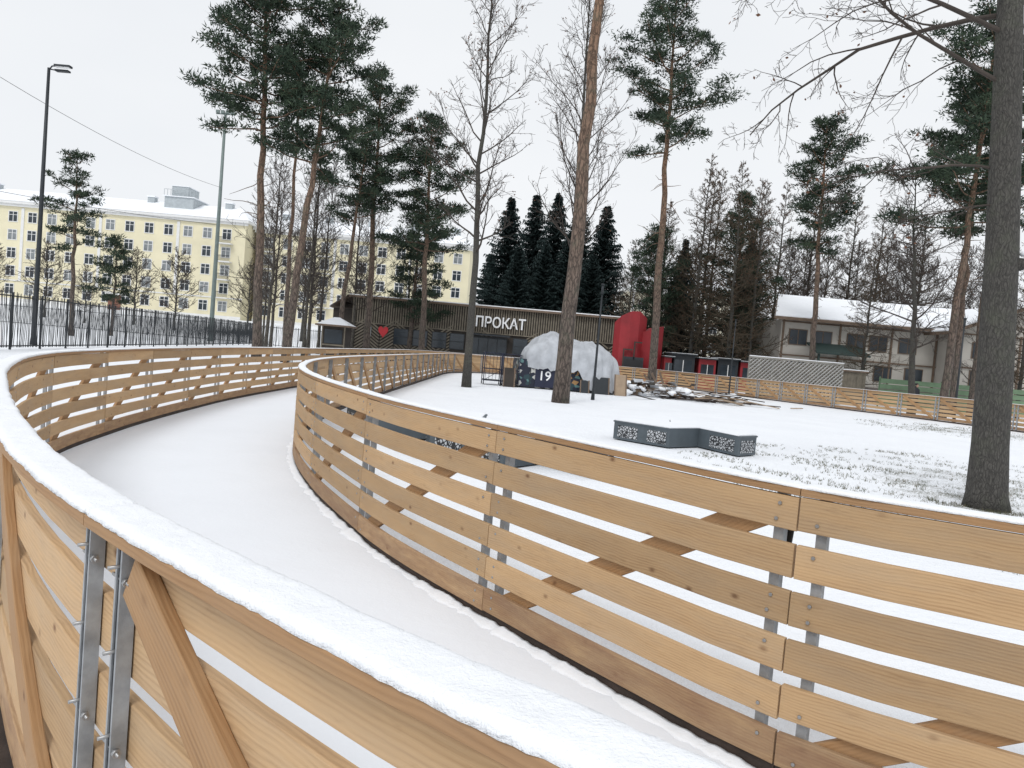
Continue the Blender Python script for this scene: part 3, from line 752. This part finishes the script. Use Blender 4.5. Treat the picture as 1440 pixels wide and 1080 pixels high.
def text_obj(txt,size,parent,loc,mat,name='lettering',ext=.05,off=.02,sx=1.0):
    cu=bpy.data.curves.new(name,'FONT'); cu.body=txt; cu.size=size; cu.extrude=ext; cu.offset=off; cu.align_x='CENTER'
    o=bpy.data.objects.new('tmp',cu); COL.objects.link(o); bpy.context.view_layer.update()
    me=bpy.data.meshes.new_from_object(o.evaluated_get(bpy.context.evaluated_depsgraph_get())); bpy.data.objects.remove(o)
    me.materials.clear(); me.materials.append(mat)
    for v in me.vertices: v.co.x*=sx
    t=mkobj(name,me,parent,loc); t.rotation_euler=(PI/2,0,0); return t
text_obj('ПРОКАТ',1.2,T,(.62,-.12,3.5),M_SIGN,off=.02,sx=.86)
T=thing('ticket_booth','small wooden booth with snow on its overhanging roof','booth',(-12.3,50,0))
a=MB(); a.box(-.8,.8,0,1.6,0,2.3,0); a.obj('wall',[M_CLADB],T)
a=MB()
for s in (-1,1): a.box(s*.75-.04,s*.75+.04,-.05,-.003,0,2.3,0)
a.box(-.71,.71,-.06,-.003,1.0,1.1,0); a.obj('frame',[M_CLAD],T)
a=MB(); a.box(-.6,.6,-.03,-.003,1.15,2.1,0); a.obj('window',[M_GLASS],T)
a=MB(); a.prism([(-1.15,-.5),(1.15,-.5),(1.15,2),(-1.15,2)],2.3,2.42,0); b=len(a.v)
a.v+=[(-1.1,-.45,2.422),(1.1,-.45,2.422),(1.1,1.95,2.422),(-1.1,1.95,2.422),(-.2,.7,2.95),(.2,.7,2.95)]
for q in ((0,1,5,4),(1,2,5),(2,3,4,5),(3,0,4)): a.face([b+k for k in q],1)
a.obj('roof',[M_TIMBER,M_SNOW],T)

# ------------------------------------------------------------------ red structure and kiosks
T=thing('red_pavilion','tall faceted dark red pavilion panels','pavilion',(9.6,58,0))
def facet(mb,pts,z0,tops,mat=0):
    n=len(pts); b=len(mb.v); mb.v+=[(p[0],p[1],z0) for p in pts]+[(p[0],p[1],z) for p,z in zip(pts,tops)]
    mb.face([b+n+i for i in range(n)],mat)
    for i in range(n):
        j=(i+1)%n; mb.face([b+i,b+j,b+n+j,b+n+i],mat)
a=MB(); facet(a,[(-2,0),(-1.6,-.55),(-.9,-.85),(-.2,-.75),(.5,0),(-.8,1.5)],0,[4.6,5.1,5.5,5.55,5.1,5.0]); a.obj('tower',[M_RED],T)
a=MB(); facet(a,[(.2,-.3),(1.0,-.8),(1.9,.2),(.9,1.2)],0,[4.0,4.3,4.6,4.4]); a.obj('tower',[M_RED],T)
a=MB()
for (x0,x1,h) in ((-1.3,-.6,2.6),(-.5,.1,3.2)): a.box(x0,x1,-1.15,-.95,h-.1,h,0); a.box(x0,x0+.08,-1.15,-1.0,0,h-.1,0)
a.obj('trim',[M_CLADB],T)
a=MB(); a.box(-1.2,.3,-1.15,-.95,0,2.0,0); a.box(-1.1,.2,-1.18,-1.152,.2,1.8,1); a.obj('doorway',[M_DARKMETAL,M_BLACK],T)
for i,(x,w,h,m) in enumerate([(13.1,1.5,2.5,M_DARKMETAL),(15.0,1.1,2.3,M_RED),(16.6,1.3,2.4,M_DARKMETAL),(12.0,.6,2.2,M_RED),(18.3,1.2,2.3,M_RED)]):
    T=thing('kiosk','small dark and red market kiosk with flat roof','kiosk',(x,57.5,0),0,'small kiosks beside the red pavilion')
    a=MB(); a.box(-w*.6,w*.6,0,1.8,0,h,0); a.obj('wall',[m],T)
    a=MB(); a.box(-w*.45,w*.45,-.05,-.002,1.0,h-.4,0); a.box(-w*.02,w*.02,-.06,-.052,1.0,h-.4,1); a.obj('window',[M_GLASS,M_WHITE],T)
    a=MB(); a.box(-w*.68,w*.68,-.3,2,h,h+.1,0); a.box(-w*.67,w*.67,-.28,1.98,h+.102,h+.13,1); a.obj('roof',[M_DARKMETAL,M_SNOW],T)

# ------------------------------------------------------------------ covered stage object
T=thing('mural_container','low dark container painted with a colourful mural','container',(.2,34.6,0),.10)
a=MB(); a.box(0,3.3,0,2.4,0.05,1.35,0)
for k in range(6): a.box(k*.6,k*.6+.04,-.02,-.002,.05,1.35,1)
a.obj('body',[M_MURAL,M_DARKMETAL],T)
a=MB(); a.box(.85,2.35,-.045,-.022,.08,1.3,0); a.obj('painted_panel',[M_NAVY],T)
text_obj('19',.62,T,(1.3,-.05,.42),M_SIGN,'painted_numerals',.004,.005)
for i,(x,w,h,m) in enumerate([(-.35,.5,.9,M_CLADB),(4.0,.7,.8,M_DARKMETAL),(4.9,.55,1.0,M_CARD),(3.2,.4,.6,M_DARKMETAL)]):
    T=thing('wooden_board','small worn board leaning against the covered equipment','board',(.2+x,34.2+.1*x,0),.1,'boards leaning on the container')
    a=MB(); Mx=Matrix.Rotation(-.22,4,'X'); a.box(-w/2,w/2,-.015,.015,0,h,0,Mx)
    for s in (-1,1): a.box(s*w/2-.03,s*w/2+.03,-.03,-.016,0,h,1,Mx)
    a.obj('plank',[m,M_TIMBER],T)
T=thing('covered_mound','bulky equipment wrapped in a creased grey tarpaulin','covered equipment',(2.75,35.9,0),.10)
a=MB(); nu,nv=170,50
def ridg(v): return 1-abs(noise.noise(v))*2
for i in range(nv+1):
    th=PI/2*i/nv; ct=max(0.0,math.cos(th)); st=math.sin(th)
    for j in range(nu):
        ph=2*PI*j/nu
        cx,cy=math.cos(ph),math.sin(ph); sq=(abs(cx)**3.6+abs(cy)**3.6)**(-1/3.6)
        rad=st**.75
        ph2=ph*6.5+3*noise.noise(Vector((cx*2,cy*2,0)))+1.5*th
        fold=abs(math.sin(ph2))**.6
        f=1+.10*(fold-.5)*st**2+.12*noise.noise(Vector((cx*2.2,cy*2.2,th*2)))
        x=2.6*cx*sq*.9*rad*f; y=1.42*cy*sq*.9*rad*f
        bx=math.exp(-((x+1.0)/.8)**2)*.45+math.exp(-((x-.9)/.6)**2)*.10
        z=1.38+(.85+bx)*(ct**.5)-.14*max(0,x-1.0)*ct
        z+=.22*(ridg(Vector((x*.8,y*.9,2)))-.5)*ct+.12*(ridg(Vector((x*2.1+y,y*1.6,5)))-.5)+.025*noise.noise(Vector((x*6,y*6,1)))
        sk=.42+.85*max(0,min(1,(x-.2)/.6))
        z-=sk*st**9*(1+.18*noise.noise(Vector((cx*5,cy*5,3))))
        a.v.append((x,y,max(.03,z)))
for i in range(nv):
    for j in range(nu):
        j2=(j+1)%nu; a.face([i*nu+j,(i+1)*nu+j,(i+1)*nu+j2,i*nu+j2],0,None,(.5,0),True)
a.obj('tarpaulin',[M_TARP],T)

for i,(x,y,rz) in enumerate([(-1.0,35.2,.15),(-.1,34.9,-.1)]):
    T=thing('cage_trolley','dark blue metal frame trolley standing on the snow','trolley',(x,y,0),rz,'metal frame trolleys')
    a=MB(); w,d,h=.42,.4,1.5
    for sx in (-1,1):
        for sy in (-1,1): a.tube([(sx*w,sy*d,.12),(sx*w,sy*d,h)],[.022]*2,6,0)
    for z in (.2,.75,h):
        for sx in (-1,1): a.tube([(sx*w,-d,z),(sx*w,d,z)],[.018]*2,6,0); a.tube([(-w,sx*d,z),(w,sx*d,z)],[.018]*2,6,0)
    for k in range(1,5):
        xx=-w+2*w*k/5; a.tube([(xx,d,.2),(xx,d,h)],[.009]*2,4,0)
    a.tube([(-w,-d,.2),(w,-d,.75)],[.012]*2,5,0)
    a.obj('frame',[M_NAVY],T)
    for sx in (-1,1):
        for sy in (-1,1):
            q=MB(); q.tube([(-.02,0,0),(.02,0,0)],[.06,.06],12,0); q.obj('wheel',[M_BLACK],T,(sx*w,sy*d,.06))
    a=MB(); a.box(-w+.03,w-.03,-d+.03,d-.03,.2,.24,0); a.obj('shelf',[M_DARKMETAL],T)

T=thing('rubble_heap','heap of snow-dusted cardboard and plastic rubbish on the plaza','rubble',(6.3,37.2,0)); T['kind']='stuff'
rnd=random.Random(9); a=MB()
for i in range(90): lump(a,rnd.gauss(0,1.0),rnd.gauss(0,.5),rnd.uniform(.02,.45),rnd.uniform(.10,.36),0,.6,i,9,6)
a.obj('snow',[M_SNOW],T)
a=MB()
for i in range(130):
    Mx=Matrix.Translation((rnd.gauss(0,1.15),rnd.gauss(-.4,.5),rnd.uniform(.05,.75)))@Matrix.Rotation(rnd.uniform(0,3),4,'Z')@Matrix.Rotation(rnd.uniform(-1.2,1.2),4,'X')
    s=rnd.uniform(.4,1.1); a.box(-.28*s,.28*s,-.13*s,.13*s,-.01,.01,rnd.choice((0,1,1,2,3,4)),Mx)
a.obj('scraps',[M_CARD,M_CLADB,M_TARP,M_SNOW,M_TIMBER],T)
T=thing('plank_pile','low scattered pile of dark snow-dusted planks','plank pile',(9.7,36.6,0)); T['kind']='stuff'
a=MB(); q=MB()
for i in range(64):
    an=rnd.gauss(-.35,.6); Mx=Matrix.Translation((rnd.gauss(0,1.25),rnd.gauss(0,1.0),.04+.42*rnd.random()*rnd.random()*1.3))@Matrix.Rotation(an,4,'Z')@Matrix.Rotation(rnd.uniform(-.16,.16),4,'Y')
    l=rnd.uniform(.3,1.4); a.box(-l,l,-.06,.06,-.02,.02,rnd.choice((0,0,0,1)),Mx)
    if rnd.random()<.4: q.box(-l*.9,l*.5,-.05,.05,.021,.04,0,Mx)
a.obj('planks',[M_BASEDARK,M_CARD],T); q.obj('snow',[M_SNOW],T)
T=thing('snow_heap','small heap of shovelled snow beside planks','snow heap',(11.2,39.0,0)); T['kind']='stuff'
a=MB()
for i in range(20): lump(a,rnd.gauss(0,.4),rnd.gauss(0,.3),.12,rnd.uniform(.15,.36),0,.8,i,10,7)
a.obj('snow',[M_SNOW],T)
T=thing('leaning_board','brown boards leaning together above rubble','boards',(8.0,40.5,0))
for k in range(3):
    a=MB(); a.box(-.06,.06,-.02,.02,0,1.3,0,Matrix.Translation((.0+k*.25,0,0))@Matrix.Rotation(-.7+.15*k,4,'Y'))
    a.obj('board',[M_TIMBER],T)

# ------------------------------------------------------------------ benches
def bench(label,loc,rz,sc=1):
    T=thing('street_bench',label,'bench',loc,rz,'angular branching perforated benches')
    P=[Vector((x*sc,y*sc)) for x,y in [(-1.5,.0),(-.52,-.85),(.22,-.22),(.72,-1.3),(1.2,-.85),(.86,.45),(.55,1.45),(-.05,1.4),(-.2,.6),(-1.15,.65)]]
    H=.37; n=len(P)
    a=MB(); a.prism(P,.02,H,0); a.prism([p*1.015 for p in P],H+.001,H+.03,0); a.obj('seat',[M_BENCH],T)
    s=MB(); s.prism([p*.985 for p in P],H+.031,H+.05,0); s.obj('snow_cover',[M_SNOW],T)
    for e,f0,f1 in [(0,.08,.44),(0,.62,.95),(2,.30,.90),(3,.12,.88),(9,.15,.85),(6,.15,.85),(4,.15,.45)]:
        A=P[e]; C=P[(e+1)%n]; d=(C-A); nn=Vector((d.y,-d.x)).normalized()*.004
        p0=A+d*f0+nn; p1=A+d*f1+nn; p2=p1+nn*1.5; p3=p0+nn*1.5
        q=MB(); b=len(q.v)
        q.v+=[(p0.x,p0.y,.07),(p1.x,p1.y,.07),(p1.x,p1.y,.31),(p0.x,p0.y,.31),(p3.x,p3.y,.07),(p2.x,p2.y,.07),(p2.x,p2.y,.31),(p3.x,p3.y,.31)]
        q.face([b+4,b+5,b+6,b+7],0)
        for i in range(4): q.face([b+i,b+(i+1)%4,b+4+(i+1)%4,b+4+i],0)
        q.obj('lace_panel',[M_LACE],T)
bench('blue-grey angular bench with lace-cut panels and snowy top',(3.7,15.4,0),0.0)
bench('snow-topped perforated bench just behind the wooden fence',(-1.5,13.0,0),-.35,1.05)
bench('snow-topped perforated bench just behind the wooden fence',(.25,11.1,0),.25,.95)

# ------------------------------------------------------------------ right building
T=thing('lodge_building','long two storey cream plaster lodge with brown timbers and snowy roof','building',(0,0,0))
a=MB(); a.box(21.3,46,60,72,-.05,6.1,0); a.box(21.28,46,59.93,60,-.05,1.2,1); a.box(34,44,57.5,60,-.05,6.1,0)
b=len(a.v); a.v+=[(34,57.5,6.102),(44,57.5,6.102),(39,57.5,8.2)]; a.face([b,b+1,b+2],0)
a.box(33.98,44,57.43,57.5,-.05,1.6,1)
a.obj('wall',[M_PLASTER,M_STONE],T)
a=MB()
for x in (21.4,26.0,30.2,33.8): a.box(x,x+.14,59.9,59.998,1.2,6.1,0)
for z in (3.2,5.9): a.box(21.3,34,59.88,59.93,z,z+.12,0)
for x in (34.0,38.9,43.8): a.box(x,x+.14,57.4,57.498,1.6,6.1,0)
for z in (3.3,5.9): a.box(34,44,57.37,57.43,z,z+.12,0)
a.obj('timber_frame',[M_TIMBER],T)
r=MB()
def slab(P,th,mat):
    b=len(r.v); r.v+=[tuple(p) for p in P]+[(p[0],p[1],p[2]+th) for p in P]
    r.face([b+i for i in range(4)][::-1],mat); r.face([b+4+i for i in range(4)],mat)
    for i in range(4): r.face([b+i,b+(i+1)%4,b+4+(i+1)%4,b+4+i],mat)
slab([(20.3,58.9,6.0),(47,58.9,6.0),(46,66,8.4),(22.8,66,8.4)],.22,0); slab([(20.4,59,6.222),(47,59,6.222),(46,66,8.622),(22.9,66,8.622)],.1,1)
slab([(32.8,56.4,5.75),(39,56.4,8.3),(39,65,8.3),(32.8,65,5.75)],.26,0); slab([(32.8,56.5,6.012),(39,56.5,8.562),(39,65,8.562),(32.8,65,6.012)],.1,1)
slab([(39.01,56.4,8.3),(45.2,56.4,5.75),(45.2,65,5.75),(39.01,65,8.3)],.26,0); slab([(39.01,56.5,8.562),(45.2,56.5,6.012),(45.2,65,6.012),(39.01,65,8.562)],.1,1)
r.obj('roof',[M_TIMBER,M_SNOW],T)
lw=MB(); lw.box(-.75,.75,-.06,0,0,1.3,0); lw.box(-.68,-.04,-.08,-.062,.07,1.23,1); lw.box(.04,.68,-.08,-.062,.07,1.23,1); lwm=lw.mesh('window',[M_TIMBER,M_GLASS])
for (x,y,z) in [(22.7,60,4.1),(24.7,60,4.1),(27.4,60,4.1),(29.2,60,4.1),(31.6,60,4.1),(36,57.5,4.1),(41.5,57.5,4.1),(29.8,60,1.7),(32.3,60,1.7),(36,57.5,1.9),(41.5,57.5,1.9),(22.7,60,1.6)]:
    mkobj('window',lwm,T,(x,y-.001,z))
a=MB(); a.box(24.2,26.6,59.8,59.88,0,2.5,0); a.obj('door',[M_BRICK],T)
r=MB(); slab([(23.4,57.6,3.5),(27.6,57.6,3.5),(27.6,59.87,4.3),(23.4,59.87,4.3)],.12,0); r.box(23.6,23.75,57.8,57.95,0,3.5,0); r.box(27.2,27.35,57.8,57.95,0,3.5,0); r.obj('awning',[M_GREENROOF],T)

T=thing('lattice_screen','upright silvered wooden lattice screen dusted with snow','screen',(0,0,0))
a=MB(); L=6.1; h0,h1=.15,2.55
a.box(15.2,21.35,48.0,48.08,h1,h1+.12,0); a.box(15.2,21.35,48.0,48.08,h0-.1,h0,0)
for k in range(5): a.box(15.2+k*1.51,15.3+k*1.51,48.082,48.18,0,h1+.1,0)
s_=.26; m=int((L+h1-h0)/s_)
for sg in (1,-1):
    for i in range(m):
        c0=-(h1-h0)+i*s_
        u0=max(0,c0); u1=min(L,c0+(h1-h0))
        if u1-u0<.15: continue
        z_a=h0+(u0-c0); z_b=h0+(u1-c0)
        if sg<0: z_a=h1-(z_a-h0); z_b=h1-(z_b-h0)
        y=48.02 if sg>0 else 48.055
        b=len(a.v); w=.05
        a.v+=[(15.25+u0,y,z_a-w),(15.25+u1,y,z_b-w),(15.25+u1,y,z_b+w),(15.25+u0,y,z_a+w)]; a.face([b,b+1,b+2,b+3],0)
        b=len(a.v); a.v+=[(15.25+u0,y,z_a+w),(15.25+u1,y,z_b+w),(15.25+u1,y+.03,z_b+w+.012),(15.25+u0,y+.03,z_a+w+.012)]; a.face([b,b+1,b+2,b+3],1)
a.box(15.25,21.3,48.2,48.24,0,2.5,2)
a.obj('lattice',[M_LATT,M_SNOW,M_CLAD],T)
a=MB(); a.box(15.2,21.35,48.0,48.08,h1+.121,h1+.17,0); a.obj('snow_cover',[M_SNOW],T)
T=thing('garden_shed','small brown plank shed with snow on its roof','shed',(22.4,49,0))
a=MB(); a.box(-.9,.9,0,1.6,0,2.2,0); 
for k in range(9): a.box(-.9+k*.2,-.88+k*.2,-.02,-.001,0,2.2,0)
a.obj('wall',[M_CLAD],T); a=MB(); a.box(-1,1,-.15,1.75,2.2,2.3,0); a.box(-.99,.99,-.14,1.74,2.302,2.36,1); a.obj('roof',[M_TIMBER,M_SNOW],T)
T=thing('green_fence','green slatted board fence in front of the lodge','fence',(0,0,0))
for j in range(8):
    a=MB(); x0=23.8+j*2.0
    for k in range(5): a.box(x0,x0+1.95,48.0,48.04,.2+k*.36,.50+k*.36,0)
    a.box(x0-.05,x0+.03,48.05,48.12,0,2.05,0); a.obj('fence_panel',[M_GREEN],T)

T=thing('person','person in a dark winter coat and hat walking behind the fence','person',(25.6,47,0),.3)
def skin(name,V,E,R,mat,parent):
    me=bpy.data.meshes.new(name); me.from_pydata(V,E,[]); o=mkobj(name,me,parent); me.materials.append(mat)
    m=o.modifiers.new('s','SKIN')
    for i,r in enumerate(R): me.skin_vertices[0].data[i].radius=r
    me.skin_vertices[0].data[0].use_root=True
    o.modifiers.new('u','SUBSURF').levels=2
    bpy.context.view_layer.update()
    me2=bpy.data.meshes.new_from_object(o.evaluated_get(bpy.context.evaluated_depsgraph_get())); o.modifiers.clear(); o.data=me2
    for p in me2.polygons: p.use_smooth=True
    return o
V=[(0,0,.95),(0,0,1.2),(0,0,1.42),(0,0,1.52),(0,-.01,1.66),(.2,0,1.40),(.27,.03,1.12),(.25,-.08,.88),(-.2,0,1.40),(-.27,-.03,1.12),(-.25,-.16,.9),(.1,0,.9),(.11,-.1,.5),(.11,-.02,.08),(.11,-.14,.05),(-.1,0,.9),(-.11,.08,.5),(-.11,.22,.1),(-.11,.1,.05)]
E=[(0,1),(1,2),(2,3),(3,4),(2,5),(5,6),(6,7),(2,8),(8,9),(9,10),(0,11),(11,12),(12,13),(13,14),(0,15),(15,16),(16,17),(17,18)]
Rr=[(.17,.13),(.18,.14),(.16,.11),(.06,.06),(.10,.115),(.08,.08),(.06,.06),(.045,.045),(.08,.08),(.06,.06),(.045,.045),(.11,.11),(.075,.075),(.05,.05),(.045,.04),(.11,.11),(.075,.075),(.05,.05),(.045,.04)]
skin('body',V,E,Rr,M_COAT,T)
a=MB(); lump(a,0,-.065,1.655,.085,0,1.2,1,12,8); a.obj('face',[M_SKIN],T)
a=MB(); a.tube([(0,0,1.69),(0,0,1.73),(0,0,1.79),(0,0,1.82)],[.125,.125,.10,.03],12,0); a.obj('hat',[M_BLACK],T)

# ------------------------------------------------------------------ metal fence
T=thing('metal_fence','tall black metal bar fence around the sports court','fence',(0,0,0))
def metal_run(x0,y0,x1,y1,h,seed):
    rnd=random.Random(seed); L=math.hypot(x1-x0,y1-y0); n=max(1,round(L/2.5)); an=math.atan2(y1-y0,x1-x0)
    for k in range(n):
        a=MB(); w=L/n
        a.box(0,w,-.02,.02,.12,.17,0); a.box(0,w,-.02,.02,h-.15,h-.1,0); a.box(-.035,.035,-.035,.035,0,h+.03,0)
        m=int(w/.12)
        for i in range(1,m):
            xx=i*w/m; t=rnd.choice((-.11,-.05,0,.06,.12))
            a.tube([(xx-t,0,.08),(xx+t,0,h+rnd.uniform(-.03,.05))],[.014,.014],4,0)
        a.obj('fence_panel',[M_DARKMETAL],T,(x0+(x1-x0)*k/n,y0+(y1-y0)*k/n,0),an)
metal_run(-18.9,20,-28.2,80,2.3,1)
metal_run(-28.2,80,-14,80,2.15,2)
metal_run(-75,84,-29,84,2.15,3)

# ------------------------------------------------------------------ poles
def lamp_post(label,x,y,H,r,kind,mat=M_DARKMETAL,group=None):
    T=thing('street_lamp',label,'street lamp',(x,y,0),0,group)
    a=MB(); a.tube([(0,0,-.05),(0,0,.5),(0,0,H*.5),(0,0,H)],[r*1.5,r,r*.8,r*.55],10,0); a.obj('pole',[mat],T)
    if kind=='arm':
        a=MB(); a.tube([(0,0,H-.1),(.15,0,H+.1),(.5,0,H+.12)],[.04,.035,.03],6,0); a.obj('arm',[mat],T)
        q=MB(); q.box(.3,1.05,-.14,.14,H+.08,H+.17,0); q.box(.36,1.0,-.11,.11,H+.06,H+.078,1); q.obj('lamp_head',[mat,M_WHITE],T)
        q=MB(); q.box(.1,.75,.25,.5,H-.02,H+.06,0); q.tube([(0,0,H-.05),(.3,.35,H+.0)],[.03,.03],5,0); q.obj('lamp_head',[mat],T)
    elif kind=='mast':
        q=MB(); q.box(-1.0,1.0,-.06,.06,H-.2,H-.1,0)
        for k in range(4): q.box(-.95+k*.52,-.6+k*.52,-.25,.0,H-.1,H+.2,0)
        q.obj('floodlight_bar',[mat],T)
    else:
        q=MB(); q.tube([(0,0,H),(0,0,H+.35)],[r*.9,r*.9],10,0); q.tube([(0,0,H+.35),(0,0,H+.42)],[r*1.2,r*1.1],10,1); q.obj('lamp_head',[M_DARKMETAL,mat],T)
    return T
lamp_post('tall slender dark street lamp with flat heads',-23.4,36,13.3,.12,'arm')
lamp_post('very tall grey-green floodlight mast beyond the court',-32.9,80,24.4,.25,'mast',M_GREYPAINT)
lamp_post('slim black post lamp standing in the snowy plaza',3.25,29.4,4.2,.055,'post',group='slim black post lamps')
lamp_post('slim black post lamp beyond the fence',21.6,36,4.7,.06,'post',group='slim black post lamps')
lamp_post('slim black post lamp beyond the fence',-15.9,45,5.6,.06,'post',group='slim black post lamps')
lamp_post('slim black post lamp beyond the fence',13.2,45,4.3,.05,'post',group='slim black post lamps')
def cable(p0,p1,sag,r):
    a=MB(); P0=Vector(p0);P1=Vector(p1); pts=[]
    for k in range(21):
        t=k/20; q=P0.lerp(P1,t); q.z-=sag*4*t*(1-t); pts.append(q)
    a.tube(pts,[r]*21,4,0); o=a.obj('overhead_cable',[M_BLACK]); meta(o,'thin black overhead cable strung to a mast','cable',)
cable((-30,28,15.6),(-32.9,80,16.5),1.2,.016)
cable((-60,60,13.2),(-32.9,80,12.5),.6,.02)

# ------------------------------------------------------------------ camera
cam=bpy.data.cameras.new('camera'); co=bpy.data.objects.new('camera',cam); COL.objects.link(co)
cam.sensor_width=36; cam.lens=26.0; cam.clip_start=.05; cam.clip_end=3000
Rm=Matrix.Rotation(math.radians(87.48),4,'X')@Matrix.Rotation(math.radians(4.86),4,'Z')
co.matrix_world=Matrix.Translation((0,0,1.65))@Rm
scene.camera=co

# ------------------------------------------------------------------ light
w=bpy.data.worlds.new('World'); scene.world=w; w.use_nodes=True; nt=w.node_tree; bg=nt.nodes['Background']
sk=nt.nodes.new('ShaderNodeTexSky'); sk.sky_type='NISHITA'; sk.sun_disc=False; sk.sun_elevation=math.radians(48); sk.sun_rotation=math.radians(200)
hs=nt.nodes.new('ShaderNodeHueSaturation'); hs.inputs['Saturation'].default_value=.25; nt.links.new(sk.outputs[0],hs.inputs['Color'])
tc=nt.nodes.new('ShaderNodeTexCoord'); nf=noiseT(nt,mapping(nt,tc.outputs['Generated'],(1,1,2.5)),1.6,4,.5)
cl=ramp(nt,nf,[(.3,(.80,.83,.87)),(.7,(.88,.90,.925))])
vm=nt.nodes.new('ShaderNodeVectorMath'); vm.operation='SCALE'; nt.links.new(cl,vm.inputs[0]); vm.inputs['Scale'].default_value=10.7
c=mixc(nt,.93,hs.outputs[0],vm.outputs[0])
nt.links.new(c,bg.inputs[0]); bg.inputs[1].default_value=.1
sl=bpy.data.lights.new('sun','SUN'); sl.energy=1.35; sl.angle=math.radians(20); sl.color=(1,.99,.98)
so=bpy.data.objects.new('sun',sl); COL.objects.link(so); so.rotation_euler=(math.radians(42),0,math.radians(-20))
